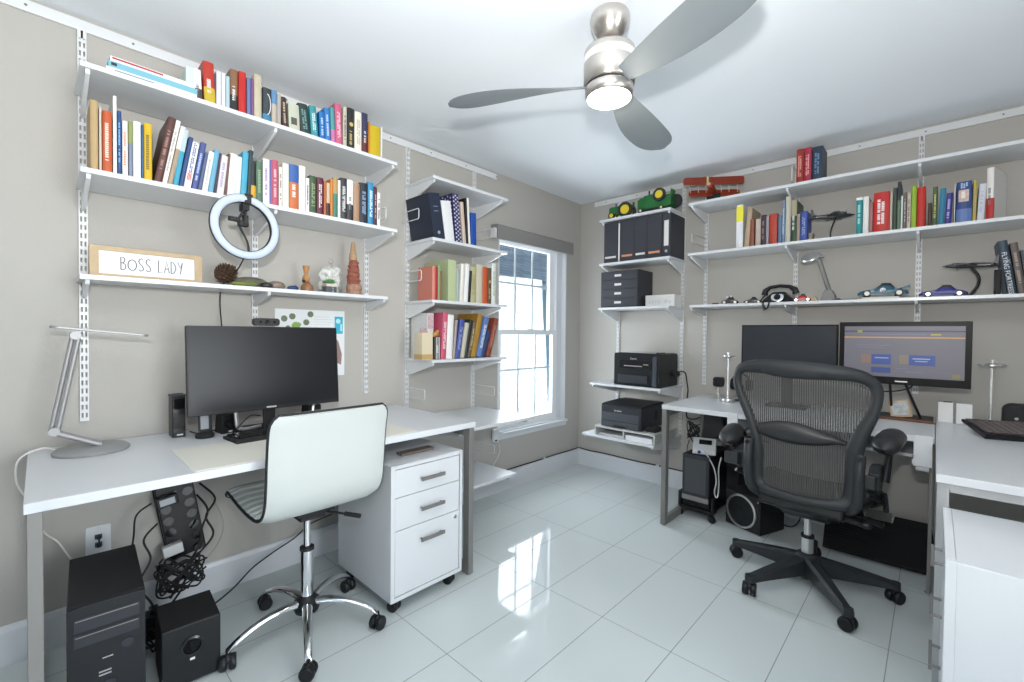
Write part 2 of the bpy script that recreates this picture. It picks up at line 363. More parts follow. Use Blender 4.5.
def make_book(key,i,rec,prev,nxt):
    desc,c,p0,p1,L,ang,st=rec; w=max(p1-p0-.0012,.004); z=SHELFZ[key]; P=PLANE[key]
    if key[0]=='B': R=Matrix.Identity(4); org=Vector((p0+.0006,P,z))
    else: R=Matrix.Rotation(pi/2,4,'Z'); org=Vector((P,p0+.0006,z))
    maxd=.235 if key[0]!='B' else .235
    binder='bind' in st or st in('dots',)
    d=min(maxd,max(.12,L*.74)) if not binder else .235
    if key=='B3': d=.18
    if w<.009 and not binder: b=0.0
    else: b=min(.005,w*.16) if not binder else .001
    if ang:
        T=Matrix.Translation(org)@R
        if ang>0: T=T@Matrix.Translation((w,0,0))@Matrix.Rotation(ang,4,'Y')@Matrix.Translation((-w,0,0))
        else: T=T@Matrix.Rotation(ang,4,'Y')
    else: T=Matrix.Translation(org)@R
    nm='binder' if 'binder' in desc else 'folder' if 'folder' in desc else 'magazine' if 'magazine' in desc else 'notebook' if 'notebook' in desc else 'planner' if 'planner' in desc else 'pamphlet' if 'pamphlet' in desc else 'book'
    place = 'on the '+WHERE[key]
    if prev: lab='%s, right of the %s, %s'%(desc,short(prev),place)
    else: lab='%s, first from the left %s'%(desc,place)
    if desc.startswith('tall white book with red'): T=T@Matrix.Rotation(-.30,4,'Z')
    root=thing(nm,clip(lab),nm,M=T,group=GROUP[key])
    k=.95 if min(c)>.6 else .70
    cm=col([v*k for v in c],.45)
    cov=MB(); t=.0016 if w<.02 else .0024
    pts=spine_poly(w,d,b)
    outer=[(0,d)]+pts+[(w,d)]; inner=[(w-t,d)]+[(max(t,min(w-t,x)),y+t+.0005) for x,y in pts[::-1]]+[(t,d)]
    po=outer+inner; n=len(outer)
    vs=[(x,y,0) for x,y in po]+[(x,y,L) for x,y in po]; N=len(po); fs=[]
    for k in range(N): fs.append((k,(k+1)%N,N+(k+1)%N,N+k))
    for k in range(n-1):
        a,b2,c2,d2=k,k+1,N-2-k,N-1-k
        fs.append((a,b2,c2,d2)); fs.append((N+a,N+b2,N+c2,N+d2))
    cov.add(vs,fs); cov.build('cover',cm,root,local=True)
    q=.004 if L>.15 else .002
    MB().box(t,.004+b,q,w-t,d-.004,L-q).build('pages' if nm in('book','notebook','planner','magazine','pamphlet') else 'filed_paper',paper,root,local=True)
    rnd=random.Random(hash(desc)%9999 if False else sum(map(ord,desc)))
    def marks(colr,z0,z1,rows=1):
        mb=MB(); fw=w*.5/rows
        for r in range(rows):
            zz=z0; xa=w*.25+r*fw
            while zz<z1:
                l=rnd.uniform(.004,.009)
                if rnd.random()<.85:
                    y=b*(4*((xa+fw*.4)/w-.5)**2)-.0005
                    mb.quad((xa,y,zz),(xa+fw*.75,y,zz),(xa+fw*.75,y,zz+l*.72),(xa,y,zz+l*.72))
                zz+=l
        if mb.v: mb.build('spine_lettering',col(colr,.5),root,local=True)
    if st[:2]=='t:': marks(tuple(map(float,st[2:].split(','))),L*.22,L*.80,2 if w>.03 else 1)
    elif st[:3] in('lo:','hi:','lt:'):
        cc=tuple(map(float,st[3:].split(','))); mb=MB()
        if st[:2]=='lo': strip(mb,w,.0005,L*.42,b,.0006)
        elif st[:2]=='hi': strip(mb,w,L*.62,L-.0005,b,.0006)
        else:
            for k in range(1,4): mb.box(w*k/4,-.0008,0.001,w*k/4+w*.1,.001,L-.002)
        mb.build('colour_band',col([v*(.95 if min(cc)>.6 else .70) for v in cc],.45),root,local=True)
        if w>.022: marks((.7,.7,.68) if sum(c)<1.2 else (.2,.2,.2),L*.3,L*.6)
    elif st[:4]=='hit:':
        mb=MB(); strip(mb,w,L*.93,L-.0005,b,.0006); mb.build('colour_band',col((.8,.8,.8),.5),root,local=True); marks((.4,.7,.7),L*.3,L*.8)
    elif st=='hiy':
        mb=MB(); strip(mb,w*1.0,L*.62,L*.97,b,.0006); mb.build('yellow_label',col((.85,.78,.05),.5),root,local=True)
    elif st=='arc':
        mb=MB(); mb.tube([(w*.5+w*.42*cos(a),-.001,L*.55+L*.28*sin(a)) for a in [pi*.5-pi*k/12 for k in range(13)]],.0018,n=5); mb.build('white_arc',col((.8,.8,.8),.5),root,local=True)
        mb=MB(); strip(mb,w,.0005,L*.28,b,.0006); mb.build('colour_band',col((.05,.20,.35),.5),root,local=True)
    elif st in('sq','em'):
        mb=MB(); yy=-.0008
        if st=='sq': mb.box(w*.2,yy,L*.28,w*.72,.002,L*.52)
        else: mb.lathe([(0,0),(w*.3,0),(w*.3,.001),(0,.001)],(w*.5,yy-.0005,L*.62),n=14,M=Matrix.Rotation(-pi/2,4,'X'))
        mb.build('spine_emblem',col((.10,.09,.08) if st=='sq' else (.55,.42,.12),.4),root,local=True)
        if st=='em': marks((.5,.4,.15),L*.15,L*.45)
    elif st=='bars':
        marks((.02,.05,.22),L*.35,L*.95,2); mb=MB()
        for k in range(3): mb.box(w*(.2+.2*k),-.0008,L*.2,w*(.32+.2*k),.001,L*.34)
        mb.build('red_bars',col((.6,.03,.03),.5),root,local=True)
    elif st=='bind':
        mb=MB(); mb.box(w*.3,-.0008,L*.70,w*.7,.001,L*.715).box(w*.3,-.0008,L*.60,w*.7,.001,L*.615); mb.build('spine_rules',col((.25,.32,.42),.4),root,local=True)
        MB().cyl((w*.5,.004,L*.14),(w*.5,-.0015,L*.14),.010,n=16).build('finger_ring',silver,root,local=True)
    elif st=='dots':
        mb=MB()
        for r in range(12):
            for k in range(3):
                x=w*(.18+.32*k); zz=L*(.04+.08*r)+(.012 if k%2 else 0)
                if zz<L-.01: mb.cyl((x,.001,zz),(x,-.0008,zz),.0055,n=10)
        for r in range(12):
            for k in range(9):
                zz=L*(.04+.08*r)+(.012 if k%2 else 0)
                if zz<L-.01: mb.cyl((.001,.02+.025*k,zz),(-.0008,.02+.025*k,zz),.0055,n=10)
        mb.build('polka_dots',col((.62,.62,.72),.5),root,local=True)
    elif st=='photo':
        mb=MB(); mb.box(w*.12,-.0008,L*.52,w*.80,.001,L*.80); mb.build('cover_photo',mat('cover_photo_tan',(.55,.42,.38),.4,noise=.5,bscale=60),root,local=True)
        mb=MB(); mb.box(w*.3,-.0012,L*.6,w*.55,.0,L*.76); mb.build('photo_figure',col((.75,.68,.6),.4),root,local=True)
        marks((.45,.55,.75),L*.84,L*.95,3); mb=MB(); strip(mb,w,.0005,L*.35,b,.0006); mb.build('colour_band',col((.10,.18,.42),.4),root,local=True)
    elif st=='fly':
        text_part('FLYING FORTRESS','spine_title',col((.7,.74,.78),.5),root,MW[root]@frame_to((w*.42,-.001,L*.40),(0,0,-1),(1,0,0)),.026)
        text_part('B-17','spine_title',col((.7,.74,.78),.5),root,MW[root]@frame_to((w*.80,-.001,L*.60),(0,0,-1),(1,0,0)),.009)
    return root
def short(rec):
    return rec[0].split(' with ')[0].replace(' leaning right','').replace(' leaning left','')
def clip(s):
    w=s.split(' ')
    if len(w)<=16: return s
    s=s.replace(', on the ',', ').replace('right of the','right of')
    return ' '.join(s.split(' ')[:16])
BOOKS={
'A1':[
('slim pale mint book',(0.62, 0.78, 0.7),-3.0980,-3.0717,0.129,0.000,''),
('white book with dark lower spine',(0.85, 0.84, 0.82),-3.0684,-3.0413,0.131,-0.050,'lo:.08,.08,.08'),
('red book with navy and yellow lower spine',(0.62, 0.05, 0.03),-3.0345,-2.9962,0.177,-0.038,'lo:.75,.55,.04'),
('pale lavender book',(0.66, 0.68, 0.8),-2.9944,-2.9766,0.155,0.000,''),
('white book with lilac tint',(0.78, 0.78, 0.86),-2.9759,-2.9614,0.154,0.000,''),
('pale blue book',(0.55, 0.76, 0.84),-2.9603,-2.9457,0.148,0.000,''),
('brown book with black lower spine',(0.33, 0.17, 0.09),-2.9439,-2.9159,0.186,0.000,'lo:.03,.03,.03'),
('tall bright red book',(0.72, 0.03, 0.02),-2.9129,-2.8836,0.190,0.000,'t:.5,.02,.02'),
('thin slate blue book',(0.2, 0.25, 0.5),-2.8816,-2.8661,0.175,0.000,''),
('thin purple book',(0.28, 0.12, 0.3),-2.8649,-2.8543,0.177,0.000,''),
('thick cream book',(0.72, 0.66, 0.48),-2.8531,-2.8224,0.202,0.000,''),
('dark book with white arc and blue foot',(0.05, 0.07, 0.08),-2.8184,-2.7844,0.160,0.000,'arc'),
('beige book with sky blue top',(0.66, 0.58, 0.5),-2.7823,-2.7605,0.163,0.000,'hi:.15,.35,.62'),
('grey beige book',(0.55, 0.5, 0.45),-2.7592,-2.7422,0.153,0.000,''),
('dark brown book leaning left',(0.07, 0.035, 0.03),-2.7349,-2.7111,0.147,-0.060,'t:.5,.4,.3'),
('thick cream and mint book with a photo square',(0.7, 0.74, 0.6),-2.7067,-2.6576,0.132,-0.036,'sq'),
('black green book leaning left',(0.03, 0.06, 0.055),-2.6508,-2.6068,0.148,-0.127,'t:.15,.3,.3'),
('turquoise book with white crest',(0.05, 0.38, 0.44),-2.6044,-2.5711,0.156,-0.079,'t:.7,.8,.8'),
('royal blue book',(0.02, 0.22, 0.62),-2.5648,-2.5385,0.143,-0.037,'t:.5,.6,.9'),
('taller cobalt book',(0.04, 0.25, 0.7),-2.5370,-2.5106,0.171,-0.046,'t:.5,.6,.9'),
('teal and pink book',(0.1, 0.45, 0.48),-2.5081,-2.4869,0.183,-0.044,'lo:.75,.25,.5'),
('hot pink book',(0.8, 0.16, 0.3),-2.4843,-2.4508,0.212,-0.040,'t:.9,.6,.7'),
('cream book with dark lettering',(0.78, 0.74, 0.6),-2.4492,-2.4298,0.211,0.000,'t:.1,.1,.1'),
('black book with gold emblem',(0.03, 0.03, 0.03),-2.4255,-2.3896,0.216,0.000,'em'),
('ivory book',(0.8, 0.78, 0.68),-2.3869,-2.3484,0.211,0.000,'t:.5,.4,.3'),
('midnight blue and maroon book',(0.05, 0.05, 0.13),-2.3456,-2.3147,0.219,0.000,'lo:.15,.03,.03'),
('thin orange book',(0.8, 0.3, 0.03),-2.3129,-2.3032,0.181,0.000,''),
('thick yellow book',(0.8, 0.58, 0.01),-2.3003,-2.2420,0.172,0.000,''),
('thin white pamphlet',(0.82, 0.82, 0.78),-2.2402,-2.2312,0.179,0.000,''),
],
'A2':[
('tall tan gold book',(0.6, 0.42, 0.2),-3.3759,-3.3548,0.253,0.000,''),
('thin cream book with dark edge',(0.7, 0.62, 0.52),-3.3533,-3.3459,0.234,0.000,''),
('orange red book with white lettering',(0.66, 0.12, 0.03),-3.3446,-3.3178,0.227,0.000,'t:.85,.6,.5'),
('tallest thin white book',(0.8, 0.8, 0.76),-3.3159,-3.3050,0.289,0.000,''),
('navy blue book',(0.02, 0.08, 0.25),-3.3044,-3.2917,0.239,0.000,'t:.2,.4,.7'),
('white book with orange lettering',(0.8, 0.76, 0.7),-3.2906,-3.2744,0.208,0.000,'t:.7,.2,.08'),
('grey blue book with olive top',(0.25, 0.3, 0.42),-3.2730,-3.2608,0.212,0.000,'hi:.35,.40,.12'),
('white book with faint lilac title',(0.8, 0.82, 0.88),-3.2600,-3.2372,0.218,0.000,'t:.6,.6,.75'),
('thin dark teal book',(0.02, 0.1, 0.2),-3.2366,-3.2296,0.211,0.000,''),
('yellow book with black lettering',(0.83, 0.55, 0.01),-3.2290,-3.2038,0.222,0.000,'t:.15,.1,.02'),
('thick dark brown book leaning right',(0.13, 0.05, 0.04),-3.2008,-3.1765,0.273,0.174,'t:.3,.18,.15'),
('thin white book leaning right',(0.82, 0.8, 0.76),-3.1759,-3.1605,0.268,0.174,'t:.3,.3,.3'),
('tan book with white top leaning right',(0.5, 0.38, 0.26),-3.1596,-3.1439,0.250,0.182,'hi:.7,.7,.66'),
('sky blue book leaning right',(0.05, 0.42, 0.62),-3.1426,-3.1248,0.240,0.151,'hi:.6,.75,.8'),
('navy book leaning right',(0.03, 0.08, 0.25),-3.1239,-3.1087,0.216,0.169,''),
('white book with bold navy and red lettering',(0.8, 0.8, 0.8),-3.1081,-3.0842,0.199,0.161,'bars'),
('indigo blue book leaning right',(0.08, 0.12, 0.35),-3.0825,-3.0625,0.207,0.166,'t:.4,.5,.8'),
('dark slate book',(0.12, 0.16, 0.3),-3.0615,-3.0489,0.169,0.164,''),
('white book with slim title',(0.82, 0.82, 0.8),-3.0472,-3.0273,0.178,0.148,'t:.4,.4,.4'),
('light blue book leaning right',(0.18, 0.5, 0.7),-3.0263,-3.0074,0.192,0.134,''),
('thin black purple book',(0.06, 0.03, 0.07),-3.0067,-2.9968,0.181,0.126,''),
('pale lilac spiral notebook',(0.72, 0.7, 0.76),-2.9954,-2.9699,0.175,0.115,'t:.35,.3,.4'),
('thin dark brown book',(0.18, 0.08, 0.05),-2.9688,-2.9590,0.188,0.089,''),
('thick white binder book',(0.84, 0.84, 0.84),-2.9572,-2.9294,0.192,0.063,''),
('white book with teal trace',(0.72, 0.8, 0.8),-2.9287,-2.9087,0.186,0.052,''),
('bright cyan book',(0.08, 0.48, 0.7),-2.9079,-2.8846,0.214,0.054,''),
('tall black teal book',(0.03, 0.06, 0.07),-2.8834,-2.8682,0.227,0.052,''),
('black book with yellow lower spine',(0.02, 0.03, 0.03),-2.8671,-2.8465,0.184,0.000,'lo:.80,.45,.03'),
('moss green book',(0.1, 0.2, 0.13),-2.8453,-2.8184,0.190,0.000,'t:.25,.35,.2'),
('white book with purple title',(0.82, 0.8, 0.82),-2.8176,-2.7897,0.207,0.000,'t:.35,.2,.4'),
('thin violet book',(0.22, 0.2, 0.55),-2.7888,-2.7813,0.208,0.000,''),
('rose red book',(0.66, 0.12, 0.2),-2.7805,-2.7535,0.213,0.000,'t:.8,.5,.5'),
('short white patterned book',(0.75, 0.72, 0.68),-2.7518,-2.7368,0.188,0.000,'t:.2,.1,.1'),
('cream book with pale green tint',(0.76, 0.78, 0.64),-2.7355,-2.7072,0.210,0.000,''),
('orange book with blue top',(0.72, 0.2, 0.06),-2.7059,-2.6639,0.215,0.000,'hi:.05,.15,.50'),
('wide blank white book',(0.84, 0.83, 0.8),-2.6630,-2.6327,0.219,0.000,''),
('short white book with black letters',(0.8, 0.8, 0.78),-2.6318,-2.6155,0.169,0.000,'t:.02,.02,.02'),
('dark olive green book',(0.06, 0.11, 0.05),-2.6145,-2.5799,0.186,0.000,'t:.3,.35,.2'),
('maroon black book with white lettering',(0.16, 0.02, 0.06),-2.5785,-2.5469,0.187,0.000,'t:.8,.7,.7'),
('thin rust orange book',(0.6, 0.16, 0.05),-2.5459,-2.5331,0.176,0.000,''),
('cream book with black foot',(0.8, 0.62, 0.42),-2.5321,-2.5151,0.171,0.000,'lo:.05,.03,.03'),
('bright orange book',(0.8, 0.28, 0.04),-2.5141,-2.5000,0.194,0.000,''),
('green and gold book',(0.08, 0.28, 0.22),-2.4990,-2.4766,0.204,0.000,'hi:.6,.4,.15'),
('grey white book',(0.7, 0.7, 0.68),-2.4755,-2.4616,0.199,0.000,''),
('charcoal book with white lettering',(0.05, 0.05, 0.06),-2.4605,-2.4274,0.215,0.000,'t:.75,.75,.75'),
('white book with black lower spine',(0.84, 0.84, 0.82),-2.4264,-2.3931,0.214,0.000,'lo:.04,.04,.05'),
('tan brown book',(0.52, 0.32, 0.2),-2.3920,-2.3580,0.207,0.000,''),
('thick black navy book',(0.02, 0.03, 0.05),-2.3563,-2.3130,0.217,0.000,'t:.3,.4,.6'),
('bright blue book with white lettering',(0.05, 0.35, 0.65),-2.3118,-2.2784,0.230,0.000,'t:.8,.9,.95'),
('dark maroon book',(0.1, 0.02, 0.05),-2.2772,-2.2596,0.213,0.000,'t:.5,.4,.4'),
('white book with speckled black spine',(0.8, 0.8, 0.78),-2.2584,-2.2395,0.188,0.000,'t:.02,.02,.02'),
],
'C1':[
('thick navy binder',(0.018, 0.03, 0.065),-1.8846,-1.8017,0.268,-0.177,'bind'),
('white book leaning left',(0.78, 0.79, 0.8),-1.7970,-1.7236,0.242,-0.156,''),
('navy binder with white polka dots',(0.04, 0.03, 0.15),-1.7187,-1.6686,0.303,-0.117,'dots'),
('thin pale pink book',(0.82, 0.66, 0.56),-1.6578,-1.6305,0.265,-0.104,''),
('thin black folder',(0.01, 0.01, 0.012),-1.6288,-1.6137,0.296,-0.067,''),
('tall thin white folder',(0.84, 0.82, 0.76),-1.6119,-1.5950,0.300,-0.067,''),
('cobalt blue folder',(0.01, 0.09, 0.5),-1.5898,-1.5433,0.215,-0.032,''),
],
'C2':[
('salmon pink binder',(0.8, 0.27, 0.2),-1.8947,-1.8690,0.203,0.000,''),
('thin crimson book',(0.55, 0.01, 0.05),-1.8676,-1.8557,0.200,0.000,''),
('thin grass green book',(0.38, 0.55, 0.25),-1.8527,-1.8392,0.213,0.000,''),
('thin olive brown book',(0.35, 0.2, 0.08),-1.8377,-1.8257,0.179,0.000,''),
('thick pale green binder',(0.62, 0.72, 0.42),-1.7782,-1.7151,0.256,0.000,'bindlt'),
('grey green book',(0.5, 0.6, 0.55),-1.7103,-1.6860,0.208,0.000,''),
('cream white book leaning right',(0.78, 0.76, 0.7),-1.6843,-1.6532,0.243,0.057,''),
('white book leaning right',(0.8, 0.8, 0.8),-1.6498,-1.6147,0.247,0.064,''),
('black clasp planner',(0.01, 0.01, 0.012),-1.6130,-1.5943,0.206,0.072,''),
('olive cream patterned book',(0.62, 0.6, 0.36),-1.5926,-1.5442,0.234,0.000,'t:.35,.3,.1'),
('wide cream book',(0.78, 0.74, 0.58),-1.5416,-1.4874,0.255,0.000,''),
('orange red book',(0.78, 0.13, 0.04),-1.4856,-1.4438,0.245,0.000,''),
('dark brown picture book',(0.18, 0.1, 0.06),-1.4419,-1.4057,0.243,0.000,'em'),
('white speckled book',(0.76, 0.8, 0.76),-1.4029,-1.3651,0.278,0.000,'t:.3,.4,.3'),
],
'C3':[
('black and white striped book',(0.03, 0.03, 0.03),-1.8771,-1.8323,0.135,0.000,'lt:.7,.7,.7'),
('pink floral book',(0.75, 0.12, 0.22),-1.8270,-1.7888,0.283,0.058,'t:.85,.75,.75'),
('white book with red dots',(0.84, 0.82, 0.82),-1.7865,-1.7387,0.272,0.048,''),
('beige book',(0.5, 0.44, 0.4),-1.7363,-1.7179,0.243,0.089,''),
('blue violet book leaning right',(0.08, 0.11, 0.42),-1.7147,-1.6774,0.246,0.156,'t:.3,.4,.7'),
('cream book leaning right',(0.72, 0.68, 0.56),-1.6741,-1.6410,0.226,0.186,''),
('black book leaning right',(0.02, 0.035, 0.03),-1.6394,-1.6158,0.249,0.184,''),
('brown green mottled book',(0.2, 0.14, 0.08),-1.6133,-1.5886,0.238,0.207,'t:.5,.5,.3'),
('golden brown book leaning right',(0.5, 0.28, 0.04),-1.5861,-1.5418,0.287,0.220,''),
('blue white magazine leaning right',(0.15, 0.28, 0.65),-1.5357,-1.4921,0.271,0.257,'t:.8,.85,.9'),
('short dark blue book leaning right',(0.03, 0.05, 0.16),-1.4894,-1.4558,0.183,0.292,''),
('red brown book leaning right',(0.36, 0.08, 0.04),-1.4503,-1.4096,0.267,0.296,'t:.5,.25,.2'),
],
'B1':[
('dark red book',(0.42, 0.04, 0.02),1.7882,1.8277,0.219,0.000,'t:.75,.35,.3'),
('crimson book',(0.5, 0.03, 0.07),1.8291,1.8683,0.217,0.000,'t:.8,.4,.4'),
('thick dark blue book',(0.02, 0.05, 0.1),1.8712,1.9243,0.210,0.000,'t:.15,.25,.4'),
],
'B2':[
('white box book with yellow label',(0.82, 0.84, 0.88),1.4443,1.4859,0.295,0.000,'hiy'),
('tan book leaning right',(0.62, 0.47, 0.32),1.4932,1.5241,0.263,0.075,''),
('brown red book',(0.32, 0.1, 0.05),1.5270,1.5562,0.187,0.000,''),
('cream pink book',(0.7, 0.6, 0.52),1.5633,1.5944,0.182,0.000,''),
('dark plum book',(0.05, 0.03, 0.05),1.5961,1.6237,0.203,0.000,'t:.3,.2,.2'),
('grey mauve book',(0.42, 0.38, 0.42),1.6254,1.6429,0.192,0.000,''),
('glossy red book',(0.58, 0.06, 0.03),1.6445,1.6903,0.201,0.000,''),
('slate blue book',(0.15, 0.24, 0.4),1.6948,1.7161,0.184,0.000,''),
('tall blue grey book',(0.2, 0.3, 0.48),1.7172,1.7339,0.278,0.000,'t:.5,.6,.7'),
('tall cream book',(0.72, 0.68, 0.58),1.7350,1.7636,0.295,0.000,''),
('dark green illustrated book',(0.03, 0.09, 0.04),1.7652,1.7961,0.267,0.000,'hi:.5,.45,.3'),
('tan slim book',(0.46, 0.36, 0.3),1.7971,1.8153,0.175,0.000,''),
('blue book with rounded spine',(0.05, 0.1, 0.45),1.8168,1.8527,0.186,0.000,'t:.3,.4,.7'),
('teal book with white top',(0.01, 0.34, 0.36),2.0925,2.1219,0.217,0.000,'hit:.8,.8,.8'),
('white paperback',(0.8, 0.8, 0.78),2.1236,2.1502,0.217,0.000,''),
('dusty pink book',(0.45, 0.22, 0.2),2.1515,2.1685,0.181,0.000,''),
('wide red book with white title',(0.68, 0.015, 0.01),2.1701,2.2406,0.228,0.000,'t:.85,.8,.8'),
('beige grey book',(0.6, 0.55, 0.48),2.2418,2.2532,0.220,0.000,''),
('dark green grey book',(0.05, 0.08, 0.06),2.2545,2.2713,0.239,0.000,''),
('tall green book with black top',(0.15, 0.25, 0.15),2.2725,2.2876,0.269,0.000,'hi:.03,.04,.05'),
('slim white book',(0.72, 0.74, 0.74),2.2884,2.2963,0.189,0.000,''),
('grey brown book',(0.18, 0.15, 0.14),2.2975,2.3123,0.205,0.000,'t:.4,.4,.4'),
('cream book with dark dots',(0.7, 0.64, 0.52),2.3131,2.3290,0.199,0.000,'t:.2,.1,.1'),
('lime green book',(0.36, 0.58, 0.04),2.3301,2.3519,0.233,0.000,''),
('thick red book',(0.66, 0.02, 0.01),2.3530,2.3876,0.221,0.000,''),
('short dark brown book',(0.06, 0.03, 0.02),2.3965,2.4128,0.128,0.000,''),
('dark green and yellow book',(0.08, 0.13, 0.05),2.4147,2.4347,0.210,0.000,'t:.45,.5,.15'),
('blue teal book leaning right',(0.03, 0.25, 0.42),2.4361,2.4597,0.197,0.034,''),
('indigo book leaning right',(0.06, 0.05, 0.32),2.4611,2.4865,0.166,0.036,'t:.45,.4,.7'),
('wide blue book with cover photo',(0.03, 0.08, 0.3),2.5040,2.5607,0.214,0.000,'photo'),
('yellow book leaning right',(0.68, 0.52, 0.1),2.5634,2.5764,0.211,0.000,'t:.3,.3,.2'),
('white grey book leaning right',(0.64, 0.66, 0.72),2.5785,2.6042,0.188,0.035,'t:.4,.45,.6'),
('tall white book with red lower spine',(0.8, 0.78, 0.76),2.6093,2.6349,0.261,0.000,'lo:.60,.02,.02'),
],
'B3':[
('navy aviation book leaning left',(0.03, 0.06, 0.1),2.6934,2.7284,0.273,-0.142,'fly'),
('brown grey book leaning left',(0.16, 0.13, 0.12),2.7313,2.7588,0.258,-0.134,'t:.35,.3,.25'),
('dark grey book leaning left',(0.1, 0.11, 0.14),2.7620,2.7874,0.219,-0.137,''),
],
}

for key,rows in BOOKS.items():
    for i,rec in enumerate(rows):
        make_book(key,i,rec,rows[i-1] if i else None,rows[i+1] if i+1<len(rows) else None)
# flat stack at the left end of the top shelf
def flat_book(nm,lab,x0,x1,y0,y1,z0,z1,c,pages=True,rot=0,parts=()):
    M=Matrix.Translation(((x0+x1)/2,(y0+y1)/2,z0))@Matrix.Rotation(rot,4,'Z')
    r=thing(nm,lab,nm,M=M); w=(x1-x0)/2; l=(y1-y0)/2; h=z1-z0; t=min(.0022,h*.2)
    MB().box(-w,-l,0,w,l,t).box(-w,-l,h-t,w,l,h).box(w-t,-l,t,w,l,h-t).build('cover',col(c,.4),r,local=True)
    MB().box(-w+.004,-l+.004,t,w-t,l-.004,h-t).build('pages',paper,r,local=True)
    for n,a,b,z,zz,cc in parts: MB().box(w-.001,-l+a*2*l,h*z,w+.0006,-l+b*2*l,h*zz).build(n,col(cc,.4),r,local=True)
    return r
flat_book('book','long white book with blue printed edge lying lowest in the flat stack',.09,.292,-3.335,-3.068,2.1465,2.161,(.80,.82,.83),parts=(('spine_lettering',.08,.5,.3,.6,(.2,.25,.3)),))
flat_book('book','light blue picture book lying in the flat stack on the top shelf',.09,.290,-3.330,-3.066,2.1615,2.184,(.18,.42,.52),parts=(('spine_label',.03,.09,.35,.8,(.02,.02,.03)),))
flat_book('book','white book with red stripe lying on top of the flat stack',.10,.286,-3.326,-3.075,2.1845,2.202,(.82,.80,.79),rot=.02,parts=(('red_stripe',.02,.60,.5,.85,(.38,.03,.04)),))
tag(MB().cyl((.12,-3.13,2.203),(.12,-3.10,2.203+.02),.012,n=14).ball((.12,-3.098,2.226),.014).build('yellow_ornament',mat('olive_yellow',(.55,.48,.12),.5),smooth=1),'small olive yellow knob shaped ornament on the flat book stack','ornament')
# ---------------------------------------------------------------- left desk
def steel_frame(mb,M,y,xf,xb,z1,w=.03,t=.045):
    # closed rectangular leg frame in the x-z plane
    mb.box(xf-t,y-w/2,.006,xf,y+w/2,z1,M).box(xb,y-w/2,.006,xb+t,y+w/2,z1,M)
    mb.box(xb+t,y-w/2,.006,xf-t,y+w/2,.006+t,M).box(xb+t,y-w/2,z1-t,xf-t,y+w/2,z1,M)
    mb.cyl(M@Vector((xf-t/2,y,0)),M@Vector((xf-t/2,y,.006)),.014,n=10).cyl(M@Vector((xb+t/2,y,0)),M@Vector((xb+t/2,y,.006)),.014,n=10)
I4=Matrix.Identity(4)
dl=thing('desk','long white desk with grey steel frame legs along the left wall','desk',(.39,-2.76,0))
MB().box(.018,-3.535,.751,.757,-1.988,.779).build('desktop',white_lam,dl,bevel=.0015)
for y in (-3.515,-2.008):
    mb=MB(); steel_frame(mb,I4,y,.752,.06,.7505); mb.build('leg_frame',steel_grey,dl,bevel=.002)
MB().box(.10,-3.50,.72,.13,-2.023,.7505).build('stretcher',steel_grey,dl)
# desk pad
tag(MB().prism(rrect(.385,-3.17,.745,-2.33,.01),'z',.7793,.7812).build('desk_pad',mat('cream_desk_mat',(.76,.745,.67),.45)),'cream desk pad lying on the left desk','desk pad')
# cabinet on castors
def castor(root,x,y,r=.027,z=0,ang=0,top=None,twin=True,m=black_pl,name='castor'):
    M=Matrix.Translation((x,y,z+r))@Matrix.Rotation(ang,4,'Z'); mb=MB()
    for s in ((-1,1) if twin else (0,)):
        c=s*r*.55
        P=[(.004,-r*.42),(r*.86,-r*.42),(r,-r*.25),(r,r*.25),(r*.86,r*.42),(.004,r*.42)]
        mb.lathe(P,n=20,M=Matrix.Rotation(pi/2,4,'X'),c=(0,0,0)) if 0 else mb.add(*lathe_raw(P,20,M@Matrix.Translation((0,c,0))@Matrix.Rotation(pi/2,4,'X')))
    t=top if top else r*1.15
    mb.add(*lathe_raw([(r*.75,r*.15),(r*.75,r*.6),(r*.45,r*1.0),(r*.28,r*1.1),(r*.28,t)],14,M))
    mb.cyl(M@Vector((0,-r*.9,0)),M@Vector((0,r*.9,0)),r*.2,n=10)
    return mb.build(name,m,root,smooth=1)
def lathe_raw(prof,n,M):
    t=MB(); t.lathe(prof,n=n); return ([M@p for p in t.v],t.f)
def pull(mb,M,L=.13,r=.006,off=.022):
    mb.box(-L/2,-off-.004,-.008,L/2,-off+.004,.008,M)
    for s in(-1,1): mb.cyl(M@Vector((s*(L/2-.012),-off,0)),M@Vector((s*(L/2-.012),0,0)),.0045,n=8)
handle_m=mat('pewter_handle',(.20,.195,.19),.45,metal=.3)
fc=thing('filing_cabinet','white three drawer cabinet on castors under the left desk','cabinet',(.50,-2.285,0))
cx0,cx1,cy0,cy1,cz0,cz1=.285,.772,-2.480,-2.085,.062,.655
MB().box(cx0,cy0,cz0,cx1,cy0+.018,cz1).box(cx0,cy1-.018,cz0,cx1,cy1,cz1).box(cx0,cy0+.018,cz1-.018,cx1,cy1-.018,cz1).box(cx0,cy0+.018,cz0,cx1,cy1-.018,cz0+.018).box(cx0,cy0+.018,cz0+.018,cx0+.006,cy1-.018,cz1-.018).build('body',white_lam,fc,bevel=.0015)
MB().box(cx0+.01,cy0+.019,cz0+.019,cx0+.42,cy1-.019,cz1-.019).build('carcass_inside',slot_dark,fc)
zz=[cz1-.020,.512,.368,cz0+.020]
